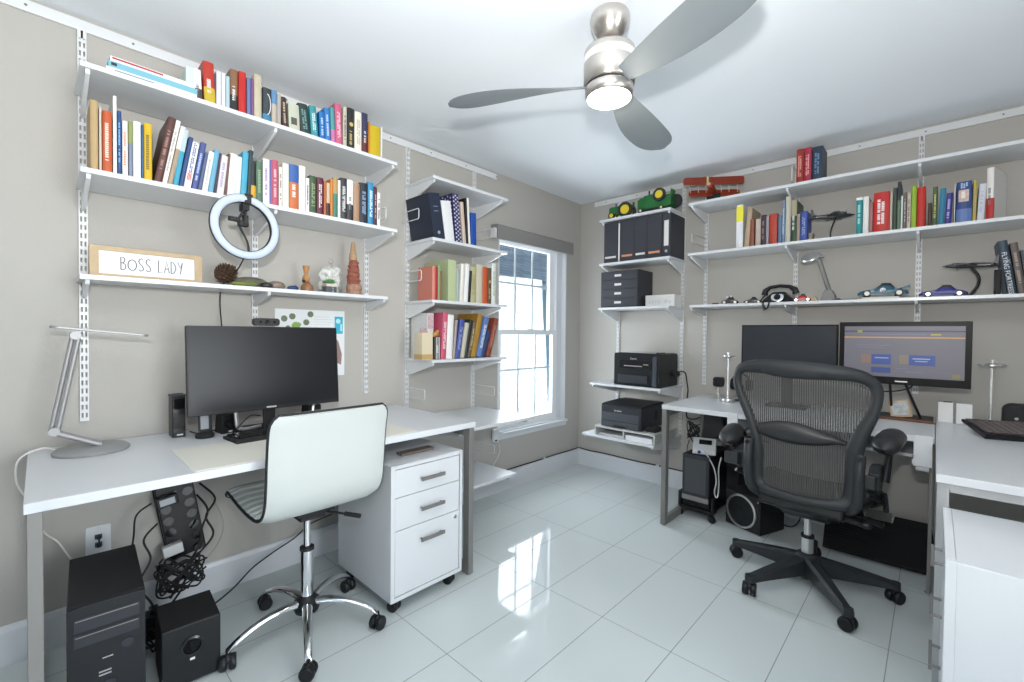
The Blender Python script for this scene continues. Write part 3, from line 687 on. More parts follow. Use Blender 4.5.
for k in range(3):
    d=MB().box(cx1-.020,cy0+.0205,zz[k+1]+.0015,cx1-.001,cy1-.0205,zz[k]-.0015).build('drawer',white_lam,fc,bevel=.001)
    M=Matrix.Translation((cx1-.001,(cy0+cy1)/2+.01,(zz[k]+zz[k+1])/2+(.0 if k<2 else .075)))@Matrix.Rotation(pi/2,4,'Z')
    mb=MB(); pull(mb,M); mb.build('handle',handle_m,d,bevel=.002)
    if k==2: MB().cyl((cx1-.002,cy1-.045,zz[k]-.028),(cx1+.003,cy1-.045,zz[k]-.028),.009,n=16).build('lock',nickel,d)
for x in(cx0+.05,cx1-.045):
    for y in(cy0+.045,cy1-.045): castor(fc,x,y,.024,ang=.4 if x>.5 else 1.2,top=.034)
tag(MB().box(.62,-2.36,.6557,.67,-2.18,.668).build('wooden_ruler',mat('walnut_strip',(.15,.12,.10),.5)),'brown wooden strip lying on the white cabinet under the desk','strip')
# white swivel chair
wc=thing('office_chair','white leather swivel chair with black piping and chrome base at the left desk','chair',(.585,-2.755,0))
prof=[(.352,.545),(.372,.572),(.42,.572),(.50,.562),(.58,.556),(.66,.555),(.73,.562),(.785,.590),(.815,.64),(.826,.71),(.832,.78),(.842,.86),(.862,.945)]
P2=spline([(x,0,z) for x,z in prof],5)
yl,yr=-2.985,-2.553
def shell(off,inset=0):
    rows=[]
    n=len(P2)
    for i,p in enumerate(P2):
        a=P2[max(0,i-1)]; b=P2[min(n-1,i+1)]; t=(b-a).normalized(); nn=Vector((t.z,0,-t.x))
        t01=i/(n-1)
        e=0.0
        for endd in (i,n-1-i):
            if endd<3: e=max(e,(3-endd)**2*.0028)
        row=[]
        for k in range(13):
            u=k/12; y=yl+inset+e+(yr-yl-2*inset-2*e)*u
            bulge=.004*(1-(2*u-1)**2)
            o2=off*(1 if 0<k<12 else .4)
            row.append(p+nn*(o2+ (bulge if off>0 else -bulge*.3))+Vector((0,y,0)))
        rows.append(row)
    return rows
ra,rb2=shell(.016),shell(-.014)
mb=MB(); mb.grid(ra); mb.grid(rb2[::-1])
n=len(ra)
for i in range(n-1):
    mb.quad(ra[i][0],ra[i+1][0],rb2[i+1][0],rb2[i][0]); mb.quad(ra[i][-1],rb2[i][-1],rb2[i+1][-1],ra[i+1][-1])
for i in(0,n-1):
    for k in range(12): mb.quad(ra[i][k],ra[i][k+1],rb2[i][k+1],rb2[i][k])
mb.build('seat_and_back',leather,wc,smooth=60)
rib=MB()
for i in range(4,n-8,3):
    q=rb2[i]; rib.tube([q[k]+Vector((0,0,0)) for k in range(0,13)],.008,n=8)
for k_ in (): pass
rib.build('padded_ribs',leather,wc,smooth=1)
mid=lambda r1,r2: (r1+r2)/2
loop=[mid(ra[i][0],rb2[i][0]) for i in range(n)]+[mid(ra[n-1][k],rb2[n-1][k]) for k in range(1,12)]+[mid(ra[i][-1],rb2[i][-1]) for i in range(n-1,-1,-1)]+[mid(ra[0][k],rb2[0][k]) for k in range(11,0,-1)]
MB().tube(loop,.0065,n=8,closed=True).build('piping',black_mt,wc,smooth=1)
hx,hy=.585,-2.755
MB().box(hx-.09,hy-.075,.505,hx+.09,hy+.075,.52).box(hx-.06,hy-.05,.475,hx+.06,hy+.05,.507).build('seat_plate',black_mt,wc,bevel=.004)
MB().tube([(hx+.03,hy+.05,.49),(hx+.11,hy+.12,.476)],.005,n=8).tube([(hx+.10,hy+.112,.478),(hx+.15,hy+.155,.470)],.009,n=10).build('tilt_lever',black_mt,wc,smooth=1)
MB().cyl((hx,hy,.33),(hx,hy,.476),.014,n=24).cyl((hx,hy,.125),(hx,hy,.34),.025,n=24).build('gas_lift',chrome,wc,smooth=1)
MB().cyl((hx,hy,.335),(hx,hy,.347),.0275,n=24).build('lift_collar',black_mt,wc,smooth=1)
MB().lathe([(.045,.085),(.05,.10),(.05,.125),(.033,.142),(.026,.15)],(hx,hy,0),n=24).build('hub',black_pl,wc,smooth=1)
for k,a in enumerate((-87,-21,46,120,194)):
    a=radians(a); D=Vector((cos(a),sin(a),0)); S=Vector((-sin(a),cos(a),0)); mb=MB(); rows=[]
    for t in [i/10 for i in range(11)]:
        r=.035+.255*t; z=.122-.052*t*t*1.0+ .012*sin(pi*t); w=.021-.008*t; h=.014-.004*t
        if t>.92: z-=.004
        c=Vector((hx,hy,z))+D*r
        rows.append([c+S*w*cos(q)+Vector((0,0,h*sin(q))) for q in [2*pi*j/12 for j in range(12)]])
    rows=[rw+[rw[0]] for rw in rows]; mb.grid(rows)
    mb.add(rows[-1][:12],[tuple(range(12))])
    mb.build('base_arm',chrome,wc,smooth=80)
    castor(wc,hx+D.x*.287,hy+D.y*.287,.027,ang=a+1.2,top=.046)
# monitor on left desk
def mrect(x,y0,y1,z0,z1): return None
ma=thing('monitor','large black flat monitor with blank screen on the left desk','monitor',(.28,-2.80,.779))
Mm=Matrix.Translation((.285,-2.795,1.064))@Matrix.Rotation(pi/2-.01,4,'Z')@Matrix.Rotation(-.085,4,'X')
MB().prism(rrect(-.308,-.183,.308,.183,.004),'y',0,.022,Mm).box(-.12,.022,-.10,.12,.05,.09,Mm).build('casing',black_pl,ma,bevel=.002)
MB().box(-.302,-.0012,-.167,.302,.0008,.177,Mm).build('screen',mat('screen_glass_off',(.010,.011,.014),.28,spec=.25),ma)
MB().box(-.02,-.0016,-.177,.02,.0004,-.170,Mm).build('maker_badge',silver,ma)
MB().box(-.025,.03,-.27,.025,.045,-.05,Mm).build('stand_neck',black_pl,ma,bevel=.004)
MB().prism(rrect(.12,-2.91,.34,-2.70,.02),'z',.7795,.789).build('stand_base',black_pl,ma,bevel=.002)
st=MB()
for dy in (-.085,): st.tube(spline([(.24,-2.80+dy-.03,.95),(.245,-2.80+dy-.035,.86),(.25,-2.80+dy-.02,.80),(.22,-2.80+dy+.07,.795)],6),.009)
st.tube(spline([(.22,-2.57,.90),(.225,-2.58,.86),(.23,-2.59,.80)],5),.007)
st.build('silver_support',silver,ma,smooth=1)
wb=thing('webcam','black webcam clipped on top of the large left monitor','webcam',(.30,-2.82,1.25))
MB().prism(rrect(-2.868,1.2505,-2.762,1.283,.012),'x',.275,.305).build('body',black_pl,wb,bevel=.002)
MB().cyl((.305,-2.815,1.267),(.3075,-2.815,1.267),.009,n=18).cyl((.305,-2.785,1.267),(.307,-2.785,1.267),.005,n=12).cyl((.305,-2.842,1.267),(.307,-2.842,1.267),.005,n=12).build('lens',black_gl,wb)
tag(MB().tube(spline([(.33,-2.915,1.527),(.20,-2.90,1.50),(.05,-2.905,1.46),(.007,-2.915,1.43),(.007,-2.922,1.38),(.03,-2.925,1.30),(.10,-2.93,1.15),(.2,-2.93,.95),(.15,-2.9,.79)],6),.0028).build('ring_light_cable',black_mt,smooth=1),'thin black cable hanging from the ring light behind the monitor','cable')
# ring light
rl=thing('ring_light','round white ring light clamped to the middle left shelf','ring light',(.33,-2.905,1.66))
Mr=Matrix.Translation((.335,-2.905,1.662))@Matrix.Rotation(.12,4,'Z')@Matrix.Rotation(pi/2-.05,4,'Y')
R1,R0=.135,.103
mb=MB(); mb.add(*lathe_raw([(R0,0),(R0+.003,.006),(R0+.010,.009),(R1-.010,.009),(R1-.003,.006),(R1,0),(R0,0)],72,Mr)); mb.build('diffuser',mat('ring_diffuser',(.50,.57,.69),.5),rl,smooth=50)
mb=MB(); mb.add(*lathe_raw([(R0-.002,-.014),(R0-.002,0.001),(R1+.001,.001),(R1+.001,-.010),(R1-.01,-.014),(R0-.002,-.014)],72,Mr)); mb.build('back_shell',black_pl,rl,smooth=50)
goose=spline([(.332,-2.895,1.555),(.33,-2.90,1.60),(.32,-2.925,1.66),(.318,-2.93,1.69),(.322,-2.912,1.73),(.322,-2.903,1.765)],7)
MB().tube(goose,.0045).build('gooseneck',black_mt,rl,smooth=1)
MB().prism([(-2.945,1.552),(-2.87,1.552),(-2.885,1.560),(-2.93,1.560)],'x',.322,.342).build('foot_bracket',black_mt,rl)
MB().box(.30,-2.965,1.683,.325,-2.925,1.70).box(.30,-2.93,1.665,.335,-2.895,1.69).box(.31,-2.915,1.672,.34,-2.898,1.705).build('phone_holder',black_mt,rl,bevel=.003)
MB().box(.27,-2.915,1.735,.325,-2.89,1.764).box(.27,-2.91,1.7875,.335,-2.880,1.802).box(.315,-2.912,1.76,.338,-2.886,1.795).cyl((.30,-2.90,1.715),(.30,-2.90,1.74),.006).cyl((.30,-2.90,1.708),(.30,-2.90,1.716),.013).build('shelf_clamp',black_mt,rl,bevel=.002)
# desk lamp
al=mat('lamp_aluminium',(.34,.34,.345),.45,metal=.35)
dlm=thing('desk_lamp','silver adjustable desk lamp with long flat head on the left desk','lamp',(.2,-3.37,.779))
MB().lathe([(.105,0),(.107,.004),(.107,.009),(.098,.017),(.02,.021)],(.19,-3.372,.7795),n=48).build('base',al,dlm,smooth=1)

aj=Vector((.20,-3.470,.868)); at=Vector((.20,-3.415,1.205))
MB().cyl(aj+Vector((-.02,0,0)),aj+Vector((.02,0,0)),.015,n=18).build('lower_joint',al,dlm,smooth=1)
MB().cyl(at+Vector((-.018,0,0)),at+Vector((.018,0,0)),.015,n=18).build('upper_joint',al,dlm,smooth=1)
mb=MB()
for s in(-.009,.009): mb.tube([aj+Vector((s,0,-.004)),(.20+s,-3.35,.803)],.010,n=10)
mb.build('lower_link',al,dlm,smooth=1)
mb=MB()
for s in(-.008,.008): mb.tube([aj+Vector((s,s*1.0,0)),at+Vector((s,s*1.0,-.01))],.0075,n=10)
mb.build('arm',al,dlm,smooth=1)
Mh=Matrix.Translation(at+Vector((0,.04,.018)))@Matrix.Rotation(-.115,4,'X')
MB().prism(rrect(-.024,-.105,.024,.165,.022,8),'z',-.004,.005,Mh).build('head',al,dlm,bevel=.002)
MB().prism(rrect(-.018,-.06,.018,.155,.016,6),'z',-.0055,-.0042,Mh).build('light_panel',mat('lamp_panel',(.7,.7,.68),.5),dlm)
tag(MB().tube(spline([(.12,-3.46,.785),(.10,-3.50,.795),(.12,-3.555,.77),(.16,-3.56,.70),(.10,-3.53,.60),(.05,-3.50,.48),(.04,-3.46,.42),(.06,-3.43,.36),(.03,-3.40,.30)],7),.0032).build('lamp_cord',col((.75,.73,.70),.4),smooth=1),'white cord running from the desk lamp down the desk side','cord')
# small things on left desk
hd_=thing('hard_drive_dock','tall narrow black box standing left of the large monitor','device',(.13,-3.10,.779))
MB().prism(rrect(.075,-3.128,.155,-3.083,.004),'z',.7795,.948).build('body',black_pl,hd_,bevel=.002)
MB().prism(rrect(.073,-3.130,.157,-3.081,.005),'z',.9485,.956).build('cap',graphite,hd_,bevel=.001)
MB().box(.1552,-3.125,.80,.1565,-3.086,.94).build('gloss_front',black_gl,hd_)
MB().box(.1566,-3.113,.788,.158,-3.092,.794).build('label',col((.7,.7,.7),.5),hd_)
ph=thing('charging_stand','small black stand with grey screen below the monitor corner','stand',(.21,-3.03,.779))
MB().lathe([(.032,0),(.034,.004),(.034,.014),(.026,.02),(.005,.021)],(.225,-3.03,.7795),n=28).build('base',black_mt,ph,smooth=1)
Mp=Matrix.Translation((.215,-3.025,.80))@Matrix.Rotation(pi/2,4,'Z')@Matrix.Rotation(-.12,4,'X')
MB().prism(rrect(-.024,0,.024,.10,.008),'y',0,.010,Mp).build('holder',black_pl,ph,bevel=.001)
MB().box(-.017,-.001,.012,.012,.0005,.068,Mp).build('display',col((.42,.45,.50),.2),ph)
def cube_speaker(lab,x,y,rot=0,s=.065):
    r=thing('cube_speaker',lab,'speaker',(x,y,.779),group='small black monitor speakers')
    M=Matrix.Translation((x,y,.7795))@Matrix.Rotation(rot,4,'Z')
    MB().prism([(-s/2,0),(s/2,0),(s*.42,s*1.05),(-s*.42,s*1.05)],'x',-s*.5,s*.5,M).build('body',black_pl,r,bevel=.004)
    MB().cyl(M@Vector((s*.5,0,s*.55)),M@Vector((s*.53,0,s*.55)),s*.3,n=24).build('driver',black_gl,r)
    MB().box(s*.5,-s*.1,s*.08,s*.52,s*.1,s*.15,M).build('badge',col((.7,.7,.72),.4),r)
cube_speaker('small black speaker under the lower left corner of the large monitor',.17,-2.935,.1,.075)
cube_speaker('small black speaker under the right end of the large monitor',.14,-2.555,.1,.075)
kb=thing('keyboard','black keyboard in front of the large left monitor','keyboard',(.36,-2.79,.779))
def keyboard(root,M,L,W,keym,bodym,rows=6,cols=18,tilt=.008):
    MB().prism([(-W/2,.003),(W/2,.003),(W/2,.012),(-W/2,.012+tilt)],'x',-L/2,L/2,M).box(-L/2,-W/2,0,L/2,W/2,.003,M).build('case',bodym,root,bevel=.002)
    mb=MB(); kw=(L-.02)/cols; kh=(W-.02)/rows
    for i in range(cols):
        for j in range(rows):
            yy=-W/2+.01+j*kh; zz=.012+tilt*(1-(yy+W/2)/W)
            mb.box(-L/2+.01+i*kw+.0015,yy+.0015,zz-.001,-L/2+.01+(i+1)*kw-.0015,yy+kh-.0015,zz+.005,M)
    o=mb.build('keys',keym,root); return o
keyboard(kb,Matrix.Translation((.365,-2.76,.7795))@Matrix.Rotation(pi/2+.08,4,'Z'),.44,.15,black_gl,black_mt)
tag(MB().tube(spline([(.26,-2.925,.786),(.23,-2.86,.793),(.2,-2.80,.793),(.24,-2.74,.793),(.19,-2.66,.786),(.12,-2.6,.783)],6),.0028).tube(spline([(.11,-3.06,.79),(.15,-3.03,.783),(.12,-2.97,.784),(.1,-2.9,.783)],6),.0028).tube(spline([(.29,-2.95,.786),(.33,-2.92,.84),(.30,-2.88,.862),(.26,-2.83,.85)],6),.0025).build('desk_cables',black_mt,smooth=1),'thin black cables lying behind the keyboard on the left desk','cable')
# poster
po=thing('wall_calendar','white printed sheet with green round pictures pinned behind the monitor','poster',(.004,-2.5,.98))
MB().box(.002,-2.683,.982,.006,-2.315,1.342).build('sheet',col((.78,.82,.84),.5),po)
gr=mat('green_disc_picture',(.16,.20,.12),.5,noise=.6,bscale=150)
mb=MB()
for y,z,r in((-2.638,1.292,.016),(-2.598,1.304,.016),(-2.505,1.318,.016),(-2.527,1.275,.016),(-2.62,1.245,.012)): mb.cyl((.0061,y,z),(.0068,y,z),r,n=20)
mb.build('round_pictures',gr,po)
MB().cyl((.0061,-2.58,1.255),(.0067,-2.58,1.255),.022,n=9).cyl((.0061,-2.565,1.262),(.0069,-2.565,1.262),.012,n=7).build('leaf_picture',col((.25,.42,.10),.5),po)
mb=MB()
for k in range(5): mb.box(.0061,-2.485,1.305-k*.014,.0065,-2.40+.01*(k%3),1.307-k*.014)
mb.build('printed_lines',col((.55,.60,.62),.5),po)
MB().box(.0061,-2.372,1.215,.0068,-2.325,1.31).build('blue_panel',col((.03,.42,.60),.4),po)
MB().cyl((.0069,-2.352,1.285),(.0075,-2.352,1.285),.014,n=16).box(.0069,-2.34,1.23,.0074,-2.33,1.27).build('panel_figure',col((.45,.75,.82),.4),po)
MB().prism([(-2.372,1.20),(-2.35,1.17),(-2.33,1.10),(-2.335,1.04),(-2.372,1.06)],'x',.0061,.0068).build('brown_picture',col((.30,.20,.18),.5),po)
# wooden sign
sg=thing('wooden_sign','framed light wood sign reading BOSS LADY','sign',(.1,-3.194,1.4255))
Ms=Matrix.Translation((.125,-3.194,1.4262))@Matrix.Rotation(-.06,4,'Y')
wood=mat('light_oak',(.50,.37,.22),.55,noise=.2,bscale=30)
x0=-.042
MB().box(x0,-.178,0,0,.178,.016,Ms).box(x0,-.178,.106,0,.178,.122,Ms).box(x0,-.178,.016,0,-.152,.106,Ms).box(x0,.152,.016,0,.178,.106,Ms).build('frame',wood,sg,bevel=.001)
MB().box(x0,-.152,.016,-.008,.152,.106,Ms).build('face',col((.80,.82,.84),.5),sg)
def strokes(ch,w):
    L={'B':[[(0,0),(0,1),(.45,.97),(.8,.85),(.75,.65),(.35,.54),(0,.52)],[(.35,.54),(.8,.45),(1,.25),(.85,.08),(.4,.01),(0,0)]],
    'O':[[(.5+.5*cos(a),.42+.42*sin(a)) for a in [2*pi*k/18 for k in range(19)]]],
    'S':[[(.9,.92),(.6,1),(.2,.93),(.05,.75),(.25,.58),(.7,.42),(.95,.22),(.8,.05),(.4,0),(.05,.1)]],
    'L':[[(0,1),(0,0),(.8,0)]],'A':[[(0,0),(.5,1),(1,0)],[(.2,.35),(.8,.35)]],'D':[[(0,0),(0,1),(.5,.9),(.95,.6),(.95,.35),(.55,.06),(0,0)]],'Y':[[(0,1),(.5,.5),(1,1)],[(.95,.92),(.5,0)]]}[ch]
    return L
mb=MB(); yy=-.088
for ch in 'BOSS LADY':
    if ch==' ': yy+=.018; continue
    w={'O':.026,'B':.015,'L':.013}.get(ch,.0165); hgt=.050
    for s in strokes(ch,w):
        mb.tube([Ms@Vector((-.0075,yy+a*w,.037+c*hgt)) for a,c in s],.0017,n=6)
    yy+=w+.0062
mb.build('lettering',col((.10,.10,.12),.6),sg)
# shelf ornaments
ZA=1.4256
pc=thing('pine_cone','brown pine cone beside the wooden sign','pine cone',(.12,-2.93,ZA))
cb=MB(); cs=MB(); ax=Vector((0,.75,.45)).normalized(); base=Vector((.12,-2.965,ZA+.036)); u=ax.orthogonal().normalized(); w_=ax.cross(u)
cs.tube([base+ax*t*.085 for t in(0,.3,.7,1)],.014,rs=[.012,.022,.018,.004])
for k in range(92):
    t=k/92; a=k*2.39996; r=.050*math.sin(pi*(.18+.78*t))**.8; c=base+ax*(t*.085)
    d=(u*cos(a)+w_*sin(a)); tip=c+d*r+ax*.012; s=d.cross(ax)*.010
    if tip.z<ZA+.001: tip.z=ZA+.001
    cb.add([c+d*r*.3-s*.4,c+d*r*.3+s*.4,c+d*r*.8+s*.9+ax*.006,c+d*r*.8-s*.9+ax*.006,tip,c+d*r*.7+ax*.013],[(0,1,5),(1,2,5),(2,4,5),(4,3,5),(3,0,5),(0,3,4,2,1)])
cs.build('core',mat('cone_core',(.06,.03,.02),.8),pc,smooth=1); cb.build('scales',mat('cone_scales',(.11,.065,.04),.7,noise=.75,bscale=60),pc)
tag(MB().ball((.11,-2.83,ZA+.026),.035,.078,.026,n=24,M=Matrix.Rotation(.05,3,'X')).build('polished_stone',mat('grey_green_stone',(.13,.13,.09),.45,noise=.5,bscale=25),smooth=1),'large rounded grey green stone right of the pine cone','stone')
tag(MB().ball((.165,-2.865,ZA+.013),.022,.055,.0125,n=20).build('mossy_stone',mat('moss_green_stone',(.16,.19,.05),.6,noise=.6,bscale=40),smooth=1),'flat moss green stone in front of the large grey stone','stone')
tag(MB().ball((.155,-2.768,ZA+.015),.02,.028,.015,n=16,jit=.04).build('dark_stone',mat('near_black_stone',(.03,.03,.03),.3),smooth=1),'small dark glossy stone at right end of the big stone','stone')
tag(MB().ball((.12,-2.715,ZA+.021),.028,.042,.021,n=20,jit=.03).build('brown_stone',mat('tan_brown_stone',(.24,.19,.15),.5,noise=.4,bscale=35),smooth=1),'tan brown stone left of the small blue ornament','stone')
tag(MB().ball((.14,-2.645,ZA+.013),.017,.028,.0125,n=16).ball((.14,-2.635,ZA+.018),.010,.010,.010).build('blue_ornament',mat('cobalt_glass',(.02,.05,.16),.15),smooth=1),'small dark blue glass ornament left of the wooden figurine','ornament')
fg=thing('wooden_figurine','small turned wooden figurine between blue ornament and glass dome','figurine',(.13,-2.575,ZA))
MB().lathe([(.022,0),(.029,.004),(.031,.016),(.026,.034),(.013,.046),(.009,.052)],(.13,-2.573,ZA),n=28).build('bottom_half',mat('brown_wood',(.26,.12,.055),.4),fg,smooth=1)
MB().lathe([(.009,.052),(.017,.060),(.018,.070),(.012,.082),(.007,.090),(.010,.100),(.017,.128),(.015,.131),(.004,.126)],(.13,-2.578,ZA),n=28).build('top_half',mat('amber_wood',(.45,.22,.08),.4),fg,smooth=1)
MB().ball((.15,-2.598,ZA+.052),.008).build('dark_knob',black_gl,fg,smooth=1)
cl=thing('glass_cloche','glass dome with knob over a potted succulent','dome',(.13,-2.45,ZA))
dome=[(.054,0)]+[(.054,.085)]+[(.054*cos(a),.085+.045*sin(a)) for a in [pi/2*k/8 for k in range(1,8)]]+[(.005,.130),(.004,.136),(.010,.141),(.012,.149),(.008,.157),(.0005,.159)]
cg=mat('cloche_glass',(.94,.97,.97),.02,trans=1.,alpha=.35)
MB().lathe([(r*1.08,z*1.13) for r,z in dome],(.13,-2.452,ZA+.003),n=36).build('dome',cg,cl,smooth=1)
MB().lathe([(.060,0),(.060,.003),(.001,.003)],(.13,-2.452,ZA),n=36).build('base_plate',cg,cl,smooth=1)
su=thing('succulent','tiny green succulent in a white pot with dark base inside the glass dome','plant',(.15,-2.465,ZA+.0035))
MB().prism([(-2.492,ZA+.0035),(-2.438,ZA+.0035),(-2.438,ZA+.034),(-2.492,ZA+.034)],'x',.125,.170).build('dark_pot_base',col((.10,.11,.12),.5),su,bevel=.001)
MB().box(.1245,-2.4925,ZA+.0342,.1705,-2.4375,ZA+.048).build('pot_rim',col((.70,.62,.55),.5),su)
mb=MB()
for k in range(20):
    a=k*2.4; el=.25+.95*(k/20); c=Vector((.147,-2.465,ZA+.048)); L=.044-.014*(k/20)
    d=Vector((cos(a)*cos(el),sin(a)*cos(el),sin(el))); s=Vector((-sin(a),cos(a),0))*.008; up=d.cross(s).normalized()*.0035
    mb.add([c-s*.5,c+s*.5,c+d*L*.55+s,c+d*L*.55-s,c+d*L,c+d*L*.5+up,c+d*L*.5-up],[(0,1,5),(1,2,5),(2,4,5),(4,3,5),(3,0,5),(0,6,1),(1,6,2),(2,6,4),(4,6,3),(3,6,0)])
mb.build('leaves',mat('succulent_leaf',(.12,.36,.09),.45),su)
ct=MB()
for k in range(26): ct.ball((.118+random.uniform(-.02,.008),-2.418+random.uniform(-.014,.012),ZA+.016+.0046*k),.014,n=8,jit=.1)
for k in range(26): ct.ball((.10+random.uniform(-.01,.005),-2.465+random.uniform(-.022,.03),ZA+.02+.0042*k),.014,n=8,jit=.1)
tag(ct.build('white_moss',col((.80,.80,.78),.9),smooth=1),'white fluffy moss filling the glass dome behind the succulent','moss',kind='stuff')
tw=thing('carved_tower','tall carved reddish stone pagoda ornament at right end of the lowest left shelf','ornament',(.13,-2.325,ZA))
cm1=mat('carved_pinkish_stone',(.36,.20,.14),.7,noise=.5,bscale=60); cm2=mat('carved_red_stone',(.28,.09,.06),.7,noise=.5,bscale=60); cm3=mat('carved_top',(.42,.27,.15),.6,noise=.3,bscale=60)
MB().lathe([(.040,0),(.042,.010),(.038,.020),(.043,.034),(.040,.052),(.034,.060)],(.13,-2.322,ZA),n=14).build('pedestal',cm1,tw)
mb=MB(); z=.06; r=.034
mb.lathe([(.034,.06),(.030,.070),(.036,.080),(.028,.095),(.034,.105),(.026,.120),(.031,.130),(.024,.145),(.028,.155),(.022,.170),(.025,.178),(.019,.190)],(.13,-2.325,ZA),n=12)
for k in range(26):
    a=k*2.4; zz=.065+.12*(k/26); rr=.034-.012*(k/26); mb.ball((.13+rr*cos(a),-2.325+rr*sin(a),ZA+zz),.007,n=6)
mb.build('carved_figures',cm2,tw)
MB().lathe([(.021,.190),(.022,.200),(.019,.205),(.020,.222),(.016,.228),(.012,.262),(.009,.285),(.002,.290)],(.13,-2.328,ZA),n=18).build('spire',cm3,tw,smooth=30)
# wine gift box etc on low window shelf
gx=thing('gift_box','cream and gold tall gift box at left of the lower window shelf','box',(.24,-1.935,1.0652))
MB().box(.19,-1.972,1.0652,.268,-1.895,1.225).build('box',col((.66,.58,.42),.5),gx,bevel=.001)
MB().box(.1895,-1.9725,1.068,.2685,-1.8945,1.098).build('gold_band',col((.50,.33,.14),.4),gx)
MB().prism([(-1.965,1.225),(-1.902,1.225),(-1.915,1.255),(-1.934,1.238),(-1.952,1.255)],'x',.225,.23).build('paper_top',col((.45,.30,.30),.6),gx)
fb=thing('patterned_binder','wide white binder with pale pattern standing behind the gift box','binder',(.15,-1.87,1.0652))
MB().box(.03,-1.885,1.0652,.20,-1.84,1.345).build('cover',mat('pale_pattern_cover',(.66,.68,.68),.5,noise=.2,bscale=60),fb)
MB().box(.196,-1.882,1.25,.2008,-1.843,1.335).build('figure_print',mat('pink_grey_print',(.55,.40,.42),.5,noise=.5,bscale=90),fb)
tt=thing('gold_figurine','small golden brown figurine on the striped book','figurine',(.235,-1.853,1.2007))
MB().ball((.24,-1.853,1.217),.016,.022,.016,n=14).ball((.245,-1.846,1.232),.011).ball((.24,-1.868,1.208),.009).build('body',mat('golden_brown',(.50,.26,.06),.4),tt,smooth=1)
# ---------------------------------------------------------------- under the left desk
pt=thing('computer_tower','black desktop computer tower on the floor under the left desk','computer',(.45,-3.36,0))
Mt=Matrix.Translation((.45,-3.358,0))@Matrix.Rotation(-.05,4,'Z')
MB().box(-.20,-.088,.012,.185,.088,.418,Mt).build('case',black_mt,pt,bevel=.003)
MB().prism([(-.088,.012),(.088,.012),(.088,.414),(.06,.418),(-.06,.418),(-.088,.414)],'x',.185,.202,Mt).build('front_panel',dk_grey,pt,bevel=.002)
MB().box(.202,-.074,.345,.2045,.074,.385,Mt).box(.202,-.074,.300,.2045,.074,.336,Mt).build('drive_bay',graphite,pt,bevel=.001)
MB().box(.2045,-.07,.378,.2055,.07,.381,Mt).box(.2045,-.07,.330,.2055,.07,.3325,Mt).build('bay_trim',steel_grey,pt)
MB().cyl(Mt@Vector((.202,.045,.27)),Mt@Vector((.2055,.045,.27)),.014,n=22).cyl(Mt@Vector((.202,0,.16)),Mt@Vector((.2055,0,.16)),.018,n=22).build('power_button',graphite,pt)
MB().box(.202,-.012,.245,.2046,.012,.248,Mt).build('indicator_light',silver,pt)
MB().box(.202,-.02,.205,.2046,.008,.2085,Mt).build('front_slit',silver,pt)
MB().box(.202,-.02,.195,.2046,.008,.1985,Mt).build('front_slit',silver,pt)
MB().box(.202,.015,.06,.2046,.075,.072,Mt).build('maker_badge',silver,pt)
MB().box(-.18,-.08,0,.17,-.06,.012,Mt).box(-.18,.06,0,.17,.08,.012,Mt).build('feet',rubber,pt)
sb=thing('subwoofer','small black subwoofer with front port beside the computer tower','speaker',(.50,-3.125,0))
Mt=Matrix.Translation((.485,-3.140,0))@Matrix.Rotation(-.06,4,'Z')
MB().box(-.10,-.084,.008,.095,.084,.212,Mt).build('cabinet',black_mt,sb,bevel=.003)
MB().box(.095,-.084,.008,.103,.084,.212,Mt).build('front_panel',black_pl,sb,bevel=.003)
MB().add(*lathe_raw([(.018,0),(.034,0),(.034,.004),(.026,.006),(.020,-.01),(.018,-.01)],30,Mt@Matrix.Translation((.103,.0,.135))@Matrix.Rotation(pi/2,4,'Y'))).build('bass_port',black_gl,sb,smooth=1)
MB().box(.1032,-.006,.085,.1042,.008,.093,Mt).build('badge',col((.8,.8,.8),.4),sb)
MB().box(-.09,-.075,0,.09,-.06,.008,Mt).box(-.09,.06,0,.09,.075,.008,Mt).build('feet',rubber,sb)
ol=thing('wall_outlet','white wall plate with two network sockets behind the computer tower','wall plate',(.003,-3.345,.38))
MB().prism(rrect(-3.383,.322,-3.307,.437,.006),'x',.0005,.006).build('plate',white_metal,ol,bevel=.0015)
MB().box(.006,-3.356,.385,.012,-3.334,.402).box(.006,-3.356,.352,.012,-3.334,.370).build('sockets',col((.05,.08,.14),.5),ol)
MB().box(.012,-3.351,.388,.028,-3.339,.399).box(.012,-3.351,.355,.028,-3.339,.367).tube(spline([(.028,-3.345,.393),(.045,-3.345,.378),(.028,-3.345,.362)],5),.003).build('plugs',black_mt,ol)
MB().cyl((.006,-3.345,.428),(.007,-3.345,.428),.0025,n=10).cyl((.006,-3.345,.331),(.007,-3.345,.331),.0025,n=10).build('screws',silver,ol)
ps=thing('power_strip','wide black surge protector mounted on the wall under the left desk','power strip',(.04,-3.10,.25))
Mp=Matrix.Translation((.035,-3.083,.395))@Matrix.Rotation(.16,4,'X')
MB().prism(rrect(-.066,-.16,.070,.175,.012),'x',-.018,.022,Mp).build('body',black_pl,ps,bevel=.004)
mb=MB()
for k in range(6):
    for s in(-.042,.042): mb=MB(); mb.cyl(Mp@Vector((.022,s,.12-k*.052)),Mp@Vector((.026,s,.12-k*.052)),.019,n=18).build('socket',black_gl,ps)

